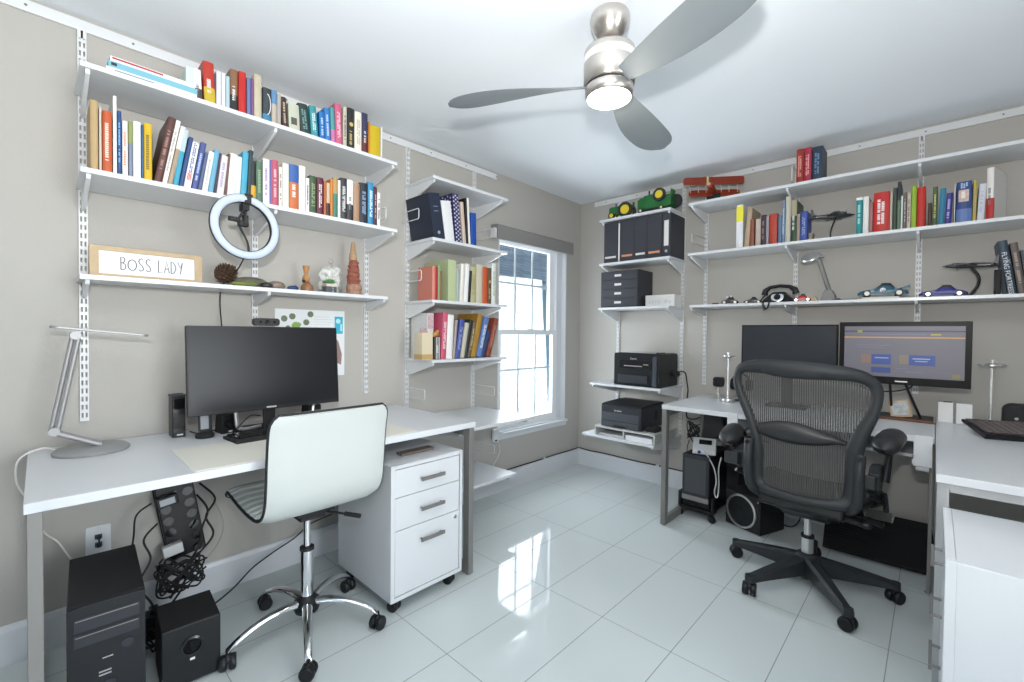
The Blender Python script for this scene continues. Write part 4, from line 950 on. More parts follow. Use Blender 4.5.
MB().box(.0222,-.006,.10,.0232,.004,.135,Mp).build('printed_mark',col((.6,.6,.62),.5),ps)
MB().box(-.03,-.069,-.163,-.015,.074,.180,Mp).build('mounting_edge',dk_grey,ps)
def adapter(lab,y,z,c,w=.06,h=.035,sc=None):
    r=thing('power_adapter',lab,'adapter',(.07,y,z))
    M=Matrix.Translation((.07,y+.02,z))@Matrix.Rotation(.16,4,'X')
    MB().box(-.012,-w/2,-h/2,.022,w/2,h/2,M).build('block',c,r,bevel=.004)
    if sc: MB().box(.0222,-w*.35,-h*.3,.0232,w*.35,h*.3,M).build('label',sc,r)
adapter('black power adapter with pale label at top left of the surge protector',-3.155,.50,black_pl,.075,.045,col((.55,.58,.62),.5))
adapter('white power adapter plugged at the bottom of the surge protector',-3.135,.285,white_metal,.07,.045)
def cable(pts,r,lab,m=black_mt,n=7): return tag(MB().tube(spline(pts,n),r,n=7).build('cable',m,smooth=1),lab,'cable')
cable([(.10,-3.19,.51),(.12,-3.24,.48),(.13,-3.25,.40),(.12,-3.26,.30),(.16,-3.27,.22)],.0035,'thin black cable looping left from the black adapter')
cable([(.06,-3.02,.60),(.10,-2.98,.68),(.12,-2.90,.72),(.16,-2.8,.745)],.004,'black cable rising from surge protector to the desk underside')
cable([(.06,-3.03,.57),(.11,-2.96,.60),(.14,-2.88,.63),(.12,-2.80,.71),(.10,-2.7,.745)],.004,'black cable drooping under the desk right of the surge protector')
cable([(.08,-3.02,.55),(.12,-2.97,.48),(.10,-3.0,.40),(.13,-2.98,.32),(.12,-3.06,.22),(.16,-3.10,.14),(.14,-3.16,.05)],.0045,'black cable hanging down the right side of the surge protector')
cable([(.07,-3.0,.52),(.08,-2.95,.42),(.09,-2.93,.33),(.08,-2.96,.24),(.10,-3.04,.18)],.0025,'thin grey cable curving beside the surge protector',col((.35,.34,.33),.5))
cable([(.06,-3.02,.59),(.14,-2.97,.66),(.20,-2.93,.72),(.24,-2.91,.747)],.004,'black cable curving from the surge protector up under the desk edge')
cable([(.24,-2.87,.747),(.26,-2.86,.70),(.22,-2.90,.64),(.16,-2.95,.605),(.08,-3.01,.60)],.0035,'black cable looping from desk underside back to the surge protector')
cable([(.08,-3.03,.50),(.13,-3.0,.44),(.12,-3.02,.36),(.16,-3.04,.30),(.14,-3.08,.22),(.17,-3.14,.12)],.0045,'second black cable hanging close to the surge protector right edge')
cable([(.10,-3.17,.42),(.14,-3.22,.38),(.15,-3.2,.30),(.18,-3.24,.22),(.2,-3.2,.12),(.19,-3.25,.03)],.004,'black cable falling left of the surge protector')
def tangle(lab,c,s,n,m,seed,r=.0038,cnt=5):
    rnd=random.Random(seed); mb=MB()
    for j in range(cnt):
        pts=[]
        a=rnd.uniform(0,6)
        for k in range(n):
            a+=rnd.uniform(.7,1.3)
            pts.append((c[0]+s[0]*cos(a)*rnd.uniform(.5,1),c[1]+s[1]*sin(a)*rnd.uniform(.5,1),c[2]+s[2]*sin(a*1.3+j)*rnd.uniform(.4,1)))
        mb.tube(spline(pts,6),r,n=6)
    return tag(mb.build('cable_bundle',m,smooth=1),lab,'cables',kind='stuff')
tangle('tangled black cables hanging below the surge protector',(.15,-3.10,.20),(.05,.10,.085),10,black_mt,3,cnt=8)
tangle('tangled black cables between computer tower and subwoofer on the floor',(.24,-3.215,.05),(.10,.03,.04),8,black_mt,5)
tag(MB().box(.16,-3.225,.0,.22,-3.165,.10).box(.17,-3.21,.10,.21,-3.18,.12).build('power_brick',black_pl,bevel=.005),'black power brick standing between tower and subwoofer','power brick')
cable([(.18,-3.02,.02),(.10,-2.90,.03),(.06,-2.80,.08),(.05,-2.70,.12),(.045,-2.6,.155),(.04,-2.52,.20),(.04,-2.4,.22)],.0035,'black cable running along the skirting behind the white chair')
cable([(.012,-1.27,.152),(.010,-1.0,.150),(.012,-.8,.152),(.011,-.6,.150),(.012,-.4,.154),(.011,-.15,.151),(.012,-.02,.154)],.0048,'black cable lying along the left skirting board under the window')
cable([(.02,-.010,.155),(.15,-.011,.148),(.28,-.010,.152),(.45,-.011,.150),(.62,-.011,.146),(.80,-.010,.150),(1.0,-.011,.148),(1.15,-.010,.150)],.0048,'black cable lying along the far skirting board near the corner')
for x,y,w,l in((.012,-.52,0,'small white cable clip on the left skirting under the window'),(.80,-.010,1,'small white cable clip on the far skirting')):
    tag((MB().box(.006,y-.012,.1462,.02,y+.012,.158) if not w else MB().box(x-.012,-.02,.1462,x+.012,-.006,.158)).build('cable_clip',white_metal),l,'clip')
# ---------------------------------------------------------------- ceiling fan
FX,FY=1.532,-2.03
fn=thing('ceiling_fan','brushed nickel ceiling fan with three grey blades and round light','ceiling fan',(FX,FY,2.44))
MB().lathe([(.03,2.4395),(.052,2.428),(.070,2.418),(.074,2.406),(.070,2.385),(.060,2.360),(.044,2.338),(.030,2.328)],(FX,FY,0),n=48).build('canopy',nickel,fn,smooth=60)
MB().lathe([(.028,2.335),(.026,2.32),(.022,2.30),(.022,2.285)],(FX,FY,0),n=24).build('downrod',nickel,fn,smooth=60)
MB().lathe([(.02,2.291),(.084,2.290),(.092,2.286),(.095,2.278),(.095,2.262)],(FX,FY,0),n=64).lathe([(.095,2.238),(.095,2.162),(.092,2.158)],(FX,FY,0),n=64).build('motor_housing',nickel,fn,smooth=60)
MB().lathe([(.090,2.262),(.0955,2.262),(.0955,2.238),(.090,2.238)],(FX,FY,0),n=64).build('white_band',col((.85,.85,.85),.3),fn,smooth=60)
MB().lathe([(.086,2.160),(.086,2.148)],(FX,FY,0),n=64).build('gap_ring',black_mt,fn,smooth=60)
MB().lathe([(.088,2.150),(.090,2.146),(.088,2.120),(.083,2.112),(.079,2.112)],(FX,FY,0),n=64).build('light_rim',nickel,fn,smooth=60)
MB().lathe([(.0800,2.116),(.0800,2.109),(.066,2.104),(.04,2.101),(.001,2.100)],(FX,FY,0),n=48).build('light_lens',mat('fan_light_glow',(1.,.93,.80),.5,emit=9.),fn,smooth=60)
bl=mat('grey_blade',(.20,.225,.24),.6,metal=0.,spec=.2)
for a in (213,337,97):
    a=radians(a); D=Vector((cos(a),sin(a),0)); S=Vector((-sin(a),cos(a),0)); top=[];bot=[]
    for i in range(29):
        t=i/28; r=.080+.545*t
        hw=.030+.050*math.sin(min(1,t/.70)*pi/2) if t<.70 else .080*math.sqrt(max(0,1-((t-.70)/.305)**2.8))
        hw=max(hw,.004); p=-radians(9+20*(1-t)**2)
        sk=.018*sin(pi*t)
        zc=2.160-.022*t; rt=[];rb_=[]
        for k in range(9):
            s=-1+2*k/8; th=.0045*(1-s*s)**.5+.0006
            c=Vector((FX,FY,zc))+D*r+S*(hw*s*cos(p)+sk)+Vector((0,0,hw*s*sin(p)))
            rt.append(c+Vector((0,0,th))); rb_.append(c-Vector((0,0,th)))
        top.append(rt);bot.append(rb_)
    mb=MB(); mb.grid(top); mb.grid(bot[::-1])
    for i in range(28):
        mb.quad(top[i][0],top[i+1][0],bot[i+1][0],bot[i][0]); mb.quad(top[i][8],bot[i][8],bot[i+1][8],top[i+1][8])
    for i in(0,28):
        for k in range(8): mb.quad(top[i][k],top[i][k+1],bot[i][k+1],bot[i][k])
    mb.build('blade',bl,fn,smooth=50)
# ---------------------------------------------------------------- printer column
bs=mat('navy_black_board',(.035,.037,.048),.55); lab_o=col((.62,.28,.14),.5); lab_w=col((.70,.68,.66),.5)
X=[(.424,.552,lab_w,'leftmost'),(.555,.574,None,'thin'),(.577,.698,lab_o,'second'),(.700,.806,lab_w,'third'),(.808,.926,lab_o,'fourth'),(.930,.993,None,'file')]
for x0,x1,lb,l in X:
    names={'leftmost':'leftmost black file box with white label on the printer column','thin':'thin black folder with pale edge between the first two file boxes','second':'black file box with orange label right of the thin folder','third':'black file box with white label in the middle of the row','fourth':'black file box with orange label beside the lever file','file':'black lever file with tall white spine label above four drawer box'}
    r=thing('file_box' if l not in('thin','file') else 'lever_file',names[l],'file box' if l!='thin' else 'folder',((x0+x1)/2,-.27,1.8122),group='black file boxes above the drawers')
    MB().box(x0,-.272,1.8122,x1,-.01,2.142).build('case',bs,r,bevel=.0015)
    if lb: MB().box(x0+.012,-.2735,1.85,x1-.016,-.2718,1.866).build('label',lb,r)
    if l=='thin': MB().box(x0+.003,-.2735,1.82,x1-.003,-.2718,2.125).build('pale_edge',lab_w,r)
    if l=='file':
        MB().box(x0+.014,-.2735,1.895,x1-.014,-.2718,2.085).build('spine_label',lab_w,r); MB().cyl(((x0+x1)/2,-.27,1.855),((x0+x1)/2,-.2735,1.855),.011,n=16).build('finger_ring',silver,r)
db=thing('drawer_box','navy black storage box with four labelled drawers','drawer box',(.57,-.15,1.4462))
MB().box(.40,-.268,1.4462,.735,-.02,1.742).build('shell',bs,db,bevel=.0015)
for k in range(4):
    z=1.4492+k*.0728; d=MB().box(.403,-.2755,z+.002,.732,-.2682,z+.0715).build('drawer',bs,db,bevel=.001)
    MB().box(.530,-.277,z+.028,.590,-.2755,z+.046).build('label_holder',lab_w,d)
wbx=thing('white_box','small white box with faint printed drawings beside the four drawer box','box',(.88,-.2,1.4462))
MB().box(.762,-.195,1.4462,.998,-.06,1.536).build('carton',col((.78,.78,.77),.5),wbx,bevel=.001)
mb=MB()
for k,x in enumerate((.775,.80,.825,.85,.90,.915,.94)): mb.box(x+.018,-.1958,1.468+.004*(k%3),x+.028,-.1948,1.492+.006*(k%2))
mb.box(.93,-.1958,1.515,.98,-.1948,1.518); mb.build('faint_print',col((.66,.66,.67),.5),wbx)
pr1=thing('printer','black multifunction printer on the upper printer shelf','printer',(.82,-.2,.8322))
a0,a1,b0,b1,c0,c1=.600,.975,-.385,-.06,.8325,1.082
MB().prism([(b0+.01,c0),(b1,c0),(b1,c1-.012),(b1-.02,c1),(b0+.006,c1),(b0,c1-.03),(b0,c0+.01)],'x',a0,a1).build('body',black_pl,pr1,bevel=.004)
MB().box(a0+.03,b0+.01,c1,a1-.02,b1-.02,c1+.004).box(a0+.34,b0+.02,c1+.003,a1-.01,b0+.12,c1+.012).build('scanner_lid',black_gl,pr1,bevel=.002)
MB().box(a0+.05,b0-.002,c0+.135,a1-.06,b0+.001,c0+.195).build('paper_exit',black_gl,pr1)
MB().box(a0+.09,b0-.0045,c0+.150,a0+.24,b0-.002,c0+.157).box(a0+.25,b0-.0045,c0+.165,a0+.29,b0-.002,c0+.170).build('exit_tray_edge',silver,pr1)
MB().box(a0+.04,b0-.006,c0+.02,a1-.09,b0,c0+.085).build('paper_tray',graphite,pr1,bevel=.004)
MB().box(a1-.05,b0-.003,c0+.005,a1-.02,b0,c1-.02).build('side_trim',mat('blue_black_trim',(.06,.07,.09),.25),pr1,bevel=.001)
text_part('Canon','maker_name',col((.65,.65,.67),.4),pr1,frame_to(((a0+a1)/2-.02,b0-.0015,c1-.040),(1,0,0),(0,0,1)),.020)
pr2=thing('printer','dark grey laser printer on the paper rack, lower shelf','printer',(.72,-.3,.54))
a0,a1,b0,b1,c0,c1=.545,.885,-.475,-.10,.513,.695
MB().prism([(b0,c0),(b1,c0),(b1,c1-.015),(b0+.10,c1-.015),(b0,c1-.018)],'x',a0,a1).build('body',graphite,pr2,bevel=.006)
MB().prism([(b0,c1-.0175),(b0+.10,c1-.014),(b1,c1-.014),(b1,c1),(b1-.1,c1+.004),(b0+.05,c1-.004),(b0+.01,c1-.008)],'x',a0+.002,a1-.002).build('top_cover',black_pl,pr2,bevel=.002)
MB().box(a0+.004,b0-.002,c0+.05,a1-.02,b0,c0+.112).box(a0+.004,b0-.0035,c0+.004,a1-.02,b0,c0+.046).build('front_doors',mat('slate_panel',(.068,.075,.088),.4),pr2,bevel=.002)
MB().box(a0+.11,b0-.0042,c0+.004,a0+.22,b0-.0034,c0+.018).build('tray_grip',black_mt,pr2)
text_part('brother','maker_name',col((.72,.72,.74),.4),pr2,frame_to(((a0+a1)/2-.02,b0-.0030,c0+.130),(1,0,0),(0,0,1)),.020)
MB().box(a1,b0+.22,c0+.06,a1+.002,b0+.26,c0+.13).build('side_vent',black_mt,pr2)
rk=thing('paper_rack','grey two compartment riser under the laser printer','rack',(.76,-.3,.4362))
gm=mat('pale_grey_metal',(.50,.51,.50),.45)
MB().box(.497,-.495,.497,1.0,-.12,.510).build('top_board',gm,rk,bevel=.001)
mb=MB()
for x in(.498,.745,.988): mb.box(x,-.492,.4365,x+.011,-.13,.497)
mb.build('dividers',gm,rk)
tag(MB().box(.765,-.485,.4366,.975,-.19,.472).build('paper_ream',paper if 0 else col((.80,.80,.84),.6),bevel=.001),'stack of white printer paper in the right compartment of the riser','paper')
tag(MB().box(.515,-.45,.4366,.735,-.19,.447).build('paper_ream',col((.72,.74,.76),.6)),'thin stack of paper in the left compartment of the riser','paper')
tag(MB().box(.90,-.43,.5105,.975,-.33,.545).ball((.93,-.38,.545),.03,.04,.012).build('black_pouch',black_mt,smooth=1),'small black pouch on the riser right of the laser printer','pouch')
cable([(.975,-.14,.93),(1.02,-.10,.945),(1.045,-.08,.93),(1.05,-.06,.86),(1.055,-.05,.80),(1.05,-.05,.74),(1.05,-.06,.62),(1.07,-.07,.585),(1.13,-.08,.59),(1.20,-.1,.63)],.005,'black power cable hanging from the upper printer beside the upright')
tag(MB().cyl((.995,-.135,.925),(.995,-.11,.925),.022,n=18).cyl((.99,-.16,.925),(.99,-.13,.925),.012,n=14).build('cable_plug',black_mt,smooth=1),'round black cable plug at right side of the upper printer','plug')
# ---------------------------------------------------------------- far desk
dr=thing('desk','white far desk with grey steel leg at its left end','desk',(1.8,-.38,0))
MB().box(1.172,-.758,.751,2.446,-.02,.779).build('desktop',white_lam,dr,bevel=.0015)
mb=MB(); M=Matrix(((0,1,0,0),(-1,0,0,0),(0,0,1,0),(0,0,0,1)))
M=Matrix.Rotation(-pi/2,4,'Z')  # local x -> -y
steel_frame(mb,M,1.187,.755,.06,.7505); mb.build('leg_frame',steel_grey,dr,bevel=.002)
mb=MB(); steel_frame(mb,M,2.438,.60,.06,.7505,w=.014); mb.build('leg_frame',steel_grey,dr,bevel=.002)
kt=thing('keyboard_tray','white sliding keyboard tray hung under the far desk between two side plates','keyboard tray',(2.0,-.5,.65))
MB().box(1.575,-.775,.645,1.630,-.759,.785).box(1.575,-.759,.645,1.590,-.40,.7505).build('side_plate',white_lam,kt,bevel=.0015)
MB().box(2.377,-.775,.645,2.440,-.759,.785).box(2.425,-.759,.645,2.44,-.615,.7505).build('side_plate',white_lam,kt,bevel=.0015)
MB().box(1.632,-.60,.648,2.375,-.22,.664).build('tray',white_lam,kt,bevel=.0015)
MB().cyl((2.385,-.74,.632),(2.43,-.74,.632),.014,n=16).box(2.37,-.70,.634,2.376,-.60,.66).build('slide_fittings',col((.62,.62,.64),.4),kt)
def tlamp(lab,x,y,zh,tr=.05):
    r=thing('table_lamp',lab,'lamp',(x,y,.779),group='slim metal table lamps')
    MB().lathe([(.040,0),(.042,.003),(.042,.022),(.038,.026),(.006,.027)],(x,y,.7795),n=36).build('base',silver,r,smooth=50)
    MB().cyl((x,y,.80),(x,y,zh-.004),.0065,n=14).build('stem',mat('bright_stem',(.80,.80,.78),.25,metal=.6),r,smooth=1)
    MB().lathe([(.007,-.014),(.012,-.004),(tr,-.001),(tr,.008),(.006,.013),(.001,.013)],(x,y,zh),n=40).build('head',silver,r,smooth=50)
    MB().cyl((x,y,zh+.013),(x,y,zh+.030),.009,n=14).build('knob',mat('bright_stem',(.8,.8,.78),.25),r,smooth=1)
tlamp('slim silver table lamp left of the mesh chair',1.432,-.315,1.085,.036); tlamp('slim silver table lamp right of the bright monitor',2.655,-.13,1.086,.052)
def bezel_monitor(lab,x0,x1,z0,z1,y,bz,bot,scr,foot=True,rot=0):
    cx=(x0+x1)/2; r=thing('monitor',lab,'monitor',(cx,y+.05,.779)); M=Matrix.Translation((cx,y,0))@Matrix.Rotation(rot,4,'Z'); w=(x1-x0)/2
    MB().box(-w,0,z0,w,.03,z1,M).box(-w*.6,.03,z0+.05,w*.6,.055,z1-.06,M).build('casing',mat('matte_black_bezel',(.003,.003,.004),.35,spec=.15),r,bevel=.002)
    s=MB().box(-w+bz,-.0012,z0+bot,w-bz,.0005,z1-bz,M).build('screen',scr,r)
    return r,M,s,w
r,M,s,w=bezel_monitor('black monitor with dark blank screen behind the mesh chair',1.506,2.027,.985,1.297,-.30,.008,.016,mat('grey_off_screen',(.030,.035,.044),.22,spec=.4))
MB().box(-.03,.03,.80,.03,.05,1.05,M).build('neck',black_pl,r); MB().prism(rrect(-.11,-.03,.11,.14,.02),'z',.7795,.792,M).build('foot',black_pl,r)
def emis(nm,c,e=1.): return mat(nm,c,.4,emit=e)
r,M,s,w=bezel_monitor('black monitor showing a web page with orange stripe and blue banners',2.040,2.572,.974,1.310,-.35,.024,.040,emis('web_page_grey',(.105,.10,.125),.32))
Z0,Z1=.974+.040,1.310-.024; W0,W1=-w+.024,w-.024
def scr(nm,u0,v0,u1,v1,c,lift=.0016,e=.3): # u,v fractions from top-left
    MB().box(W0+(W1-W0)*u0,-lift,Z1-(Z1-Z0)*v1,W0+(W1-W0)*u1,-.0011,Z1-(Z1-Z0)*v0,M).build(nm,emis('scr_%s_%s_%s'%c,c,e),s)
scr('header_bar',0,.085,1,.115,(.03,.035,.10)); scr('orange_stripe',0,.21,1,.235,(.40,.22,.06))
scr('site_logo',.12,.075,.165,.13,(.20,.21,.05),.0019); scr('yellow_button',.74,.15,.82,.175,(.30,.28,.03))
scr('blue_banner',.25,.56,.42,.76,(.015,.05,.22)); scr('blue_banner',.57,.56,.78,.76,(.015,.05,.22)); scr('blue_banner',.25,.82,.42,.93,(.015,.04,.16))
scr('banner_photo',.16,.57,.25,.74,(.18,.11,.09)); scr('banner_photo',.49,.56,.57,.74,(.16,.13,.10)); scr('corner_badge',.91,.90,.97,.97,(.16,.15,.04))
for k,(a,b,c,d) in enumerate(((.12,.375,.42,.385),(.12,.42,.36,.43),(.46,.82,.56,.83),(.14,.155,.70,.165),(.60,.62,.74,.64),(.28,.62,.40,.64),(.62,.67,.72,.685),(.54,.89,.70,.90))): scr('text_line',a,b,c,d,(.28,.30,.38) if k in(4,5,6) else (.12,.14,.24),.0021)
MB().box(-.02,-.0012,.988,.03,.0005,.994,M).build('maker_badge',silver,r)
mb=MB(); mb.tube([M@Vector((-.045,.035,1.02)),M@Vector((-.035,.11,.805))],.006,n=8).tube([M@Vector((0.005,.035,1.02)),M@Vector((.085,.11,.79))],.006,n=8); mb.build('stand_legs',black_pl,r,smooth=1)
MB().box(-.09,.05,.7795,.135,.23,.792,M).build('stand_foot',black_pl,r,bevel=.002)
tag(MB().box(2.22,-.335,.7797,2.45,-.305,.783).box(2.20,-.305,.7797,2.44,-.29,.790).build('wooden_tray',mat('reddish_wood_tray',(.16,.06,.03),.5)),'narrow dark reddish wooden strip in front of the monitor stand','tray')
pf=thing('photo_card','small grey photo card leaning against the monitor stand','photo',(2.31,-.27,.785))
Mf=Matrix.Translation((2.315,-.275,.793))@Matrix.Rotation(-.3,4,'X')@Matrix.Rotation(-.18,4,'Y')
MB().box(-.045,0,0,.045,.003,.095,Mf).build('frame',mat('tan_card',(.42,.27,.14),.5),pf)
MB().box(-.036,-.0015,.010,.036,.0005,.088,Mf).build('picture',mat('grey_photo',(.38,.40,.40),.4,noise=.7,bscale=45),pf)
cable([(2.36,-.31,.985),(2.345,-.28,.955),(2.30,-.27,.935),(2.24,-.27,.925),(2.17,-.27,.93),(2.13,-.28,.95)],.004,'black cable sagging beneath the bright monitor')
for x0,x1,l in((2.457,2.515,'left one of two white boxes near the slim lamp'),(2.526,2.585,'right one of two white boxes near the slim lamp')):
    b=thing('white_carton',l,'box',((x0+x1)/2,-.2,.779)); MB().box(x0,-.215,.7795,x1,-.175,.886).build('carton',col((.80,.80,.80),.5),b,bevel=.001)
    if x0<2.5: MB().box(x0+.02,-.21,.8862,x1-.004,-.18,.8875).build('dark_flap',dk_grey,b)
wcam=thing('desk_camera','small rounded black camera left of the silver lamp','camera',(1.335,-.24,.779))
MB().prism(rrect(-.033,-.033,.033,.033,.016,6),'y',-.024,.024,Matrix.Translation((1.345,-.24,.902))).build('body',black_pl,wcam,bevel=.005)
MB().cyl((1.345,-.264,.900),(1.345,-.268,.900),.018,n=22).build('lens',black_gl,wcam)
MB().cyl((1.345,-.24,.787),(1.345,-.24,.872),.005,n=10).lathe([(.036,0),(.036,.005),(.006,.009)],(1.345,-.24,.7795),n=24).build('stand',silver,wcam,smooth=50)
hp=thing('headphones','black headphones standing behind the slim lamp','headphones',(1.46,-.2,.779))
MB().tube([(1.475+.055*cos(t),-.19,.905+.06*sin(t)) for t in [pi*k/12 for k in range(13)]],.007).build('headband',black_mt,hp,smooth=1)
MB().cyl((1.415,-.19,.89),(1.44,-.19,.89),.040,n=20).cyl((1.515,-.19,.89),(1.54,-.19,.89),.040,n=20).build('ear_cups',black_pl,hp,smooth=30)
MB().lathe([(.045,0),(.045,.006),(.008,.012),(.008,.125)],(1.475,-.19,.7795),n=24).build('stand',black_mt,hp,smooth=40)
kr=thing('keyboard','black keyboard with reddish keys lying on the right desk','keyboard',(2.72,-.50,.779))
keyboard(kr,Matrix.Translation((2.770,-.455,.7795+.022))@Matrix.Rotation(.34,4,'Z')@Matrix.Rotation(.21,4,'X'),.42,.21,mat('dark_red_keys',(.10,.075,.078),.25),black_pl,rows=6,cols=15,tilt=.014)
dp=thing('desk_phone','black rounded speaker behind the right keyboard','speaker',(2.78,-.2,.779))
MB().prism(rrect(-.085,0,.085,.125,.035,7),'y',-.03,.05,Matrix.Translation((2.775,-.2,.7795))).build('body',black_mt,dp,bevel=.01)
MB().cyl((2.735,-.2312,.835),(2.735,-.229,.835),.007,n=12).build('button',silver,dp)
tag(MB().ball((2.785,-.33,.795),.035,.05,.0165,n=18).build('mouse',white_metal,smooth=1),'white mouse behind the black right keyboard','mouse')
# right return desk + cabinet
dR=thing('desk','white return desk at the right edge with grey frame','desk',(2.83,-.75,0))
MB().box(2.4495,-1.47,.751,3.22,-.02,.779).build('desktop',white_lam,dR,bevel=.0015)
for y in(-1.44,-.06):
    mb=MB(); M=Matrix.Identity(4)
    steel_frame(mb,M,y,3.20,2.452,.7505,w=.03,t=.03); mb.build('leg_frame',mat('pale_steel',(.42,.43,.44),.4,metal=.5),dR,bevel=.002)
MB().box(2.51,-1.43,.735,2.54,-.09,.7505).build('stretcher',steel_grey,dR)
f2=thing('filing_cabinet','white side cabinet at the right edge below the return desk','cabinet',(2.72,-1.66,0))
q0,q1,r0,r1=2.468,2.955,-1.945,-1.462
MB().box(q0+.02,r0,.062,q1,r1,.672).box(q0,r0,.062,q0+.0205,r0+.019,.672).box(q0,r1-.019,.062,q0+.0205,r1,.672).build('body',white_lam,f2,bevel=.0015)
for z0,z1,zh in((.512,.672,.59),(.368,.509,.44),(.08,.365,.295)):
    d=MB().box(q0,r0+.02,z0,q0+.0195,r1-.02,z1).build('drawer',white_lam,f2,bevel=.001)
    M=Matrix.Translation((q0,(r0+r1)/2,zh))@Matrix.Rotation(-pi/2,4,'Z'); mb=MB(); pull(mb,M,L=.14); mb.build('handle',handle_m,d,bevel=.001)
for x in(q0+.07,q1-.06):
    for y in(r0+.05,r1-.05): castor(f2,x,y,.024,ang=.7,top=.034)
FLASH=52; NEAR_FILL=0.3; SIDE=138; WIN=40; FAN=4; CEIL=0; SKY=.2; EXPO=0.03
# ---------------------------------------------------------------- under the far desk
pr_=thing('computer_tower','black computer tower on a wheeled stand under the far desk','computer',(1.29,-.31,0))
Mt=Matrix.Translation((1.297,-.30,0))@Matrix.Rotation(-.02,4,'Z')
MB().box(-.088,-.185,.075,.088,.19,.425,Mt).build('case',black_pl,pr_,bevel=.004)
MB().box(-.088,-.200,.135,.088,-.185,.425,Mt).build('front_panel',graphite,pr_,bevel=.004)
MB().box(-.070,-.2025,.17,.070,-.200,.40,Mt).build('door_panel',mat('smoked_panel',(.06,.065,.07),.3),pr_,bevel=.001)
MB().box(-.088,-.2030,.118,.088,-.186,.150,Mt).build('silver_band',steel_grey,pr_,bevel=.001)
MB().box(-.05,-.15,.4252,.0,-.08,.427,Mt).box(.02,-.17,.4252,.05,-.15,.428,Mt).build('top_controls',graphite,pr_)
st_=thing('wheeled_stand','black wheeled stand carrying the right computer tower','stand',(1.297,-.30,0))
MB().box(-.105,-.205,.055,.105,.20,.0745,Mt).box(-.118,-.19,.055,-.100,-.13,.16,Mt).box(.100,-.19,.055,.118,-.13,.16,Mt).build('frame',black_pl,st_,bevel=.003)
for x in(-.105,.108):
    for y in(-.185,.18):
        p=Mt@Vector((x,y,0)); castor(st_,p.x,p.y,.022,ang=.5,top=.036)
bp=thing('blood_pressure_monitor','pale grey wedge shaped monitor with display on the right computer tower','medical device',(1.31,-.40,.4285))
Mb=Matrix.Translation((1.315,-.40,.4288))@Matrix.Rotation(.30,4,'Z')
MB().prism([(-.065,0),(.06,0),(.06,.085),(.045,.092),(-.06,.030),(-.066,.02)],'x',-.072,.072,Mb).build('body',col((.62,.64,.65),.4),bp,bevel=.006)
MB().box(-.035,-.022,0,.045,.022,.002,Mb@Matrix.Translation((.0,0.005,.0695))@Matrix.Rotation(.532,4,'X')).build('display',black_gl,bp)
MB().cyl(Mb@Vector((-.03,-.064,.016)),Mb@Vector((-.03,-.069,.016)),.011,n=18).build('blue_button',col((.02,.04,.30),.4),bp)
cable([(1.33,-.455,.455),(1.37,-.49,.43),(1.41,-.49,.36),(1.425,-.49,.28),(1.415,-.49,.21),(1.425,-.49,.175),(1.437,-.49,.19),(1.438,-.48,.27),(1.432,-.47,.36),(1.44,-.45,.43)],.0045,'pale grey rubber hose looping down the side of the right tower',col((.50,.52,.52),.5),8)
bg=thing('laptop_bag','black soft bag hanging between the tower and desk underside','bag',(1.38,-.25,.45))
MB().prism([(1.25,.45),(1.27,.60),(1.285,.75),(1.40,.75),(1.41,.62),(1.44,.56)],'y',-.33,-.22).build('upper_pouch',black_mt,bg,bevel=.015)
MB().ball((1.465,-.22,.49),.070,.07,.12,n=20).box(1.425,-.29,.18,1.50,-.14,.47).build('lower_pouch',mat('black_fabric',(.016,.016,.018),.9,bump=.3),bg,smooth=1)
tag(MB().box(1.36,-.40,.722,1.43,-.33,.7505).build('desk_adapter',col((.62,.62,.60),.5),bevel=.003),'small white adapter stuck under the left part of the far desk','adapter')
tangle('tangled black cables between far desk leg and computer tower',(1.12,-.06,.49),(.075,.02,.085),11,black_mt,11,cnt=5)
cable([(1.08,-.07,.42),(1.06,-.06,.34),(1.10,-.07,.28),(1.13,-.06,.30),(1.12,-.06,.37)],.003,'thin black cable loop below the tangled cables')
cable([(1.13,-.06,.43),(1.15,-.06,.35),(1.14,-.07,.28)],.003,'short black cable hanging beside the thin loop')
cable([(1.42,-.42,.60),(1.50,-.40,.585),(1.60,-.38,.575),(1.70,-.37,.56)],.006,'dark grey cable sleeve stretched behind the left armrest',dk_grey)
cable([(1.74,-.10,.06),(1.80,-.14,.10),(1.84,-.2,.07),(1.80,-.24,.02),(1.70,-.2,.012)],.004,'thin black cable on the floor behind the round speaker')
sp=thing('speaker','black cube subwoofer with silver ring on the floor beside the right tower','speaker',(1.62,-.33,0))
Ms2=Matrix.Translation((1.573,-.452,0))@Matrix.Rotation(-.36,4,'Z')
MB().box(-.122,0,.004,.122,.235,.228,Ms2).build('cabinet',black_mt,sp,bevel=.005)
F=Ms2@Matrix.Translation((-.008,0,.115))@Matrix.Rotation(pi/2,4,'X')@Matrix.Scale(1.07,4)
MB().add(*lathe_raw([(.086,0),(.098,0),(.098,.006),(.094,.009),(.088,.009),(.086,.004),(.086,0)],48,F)).build('silver_ring',silver,sp,smooth=40)
MB().add(*lathe_raw([(.087,.002),(.060,-.006) if 0 else (.060,.004),(.03,.0025),(.018,.004),(.001,.007)],40,F)).build('cone',black_pl,sp,smooth=40)
MB().box(.10,-.0012,.20,.11,0,.21,Ms2).build('badge',silver,sp)
fr=thing('footrest','black ribbed footrest leaning on the far skirting below the desk','footrest',(2.22,-.27,0))
Mf=Matrix.Translation((2.225,-.40,.012))@Matrix.Rotation(.02,4,'Z')@Matrix.Rotation(.52,4,'X')
pl=[(-.235,0),(.215,0),(.235,.20),(.225,.335),(.07,.335),(.062,.28),(-.065,.28),(-.075,.335),(-.225,.335),(-.245,.20)]
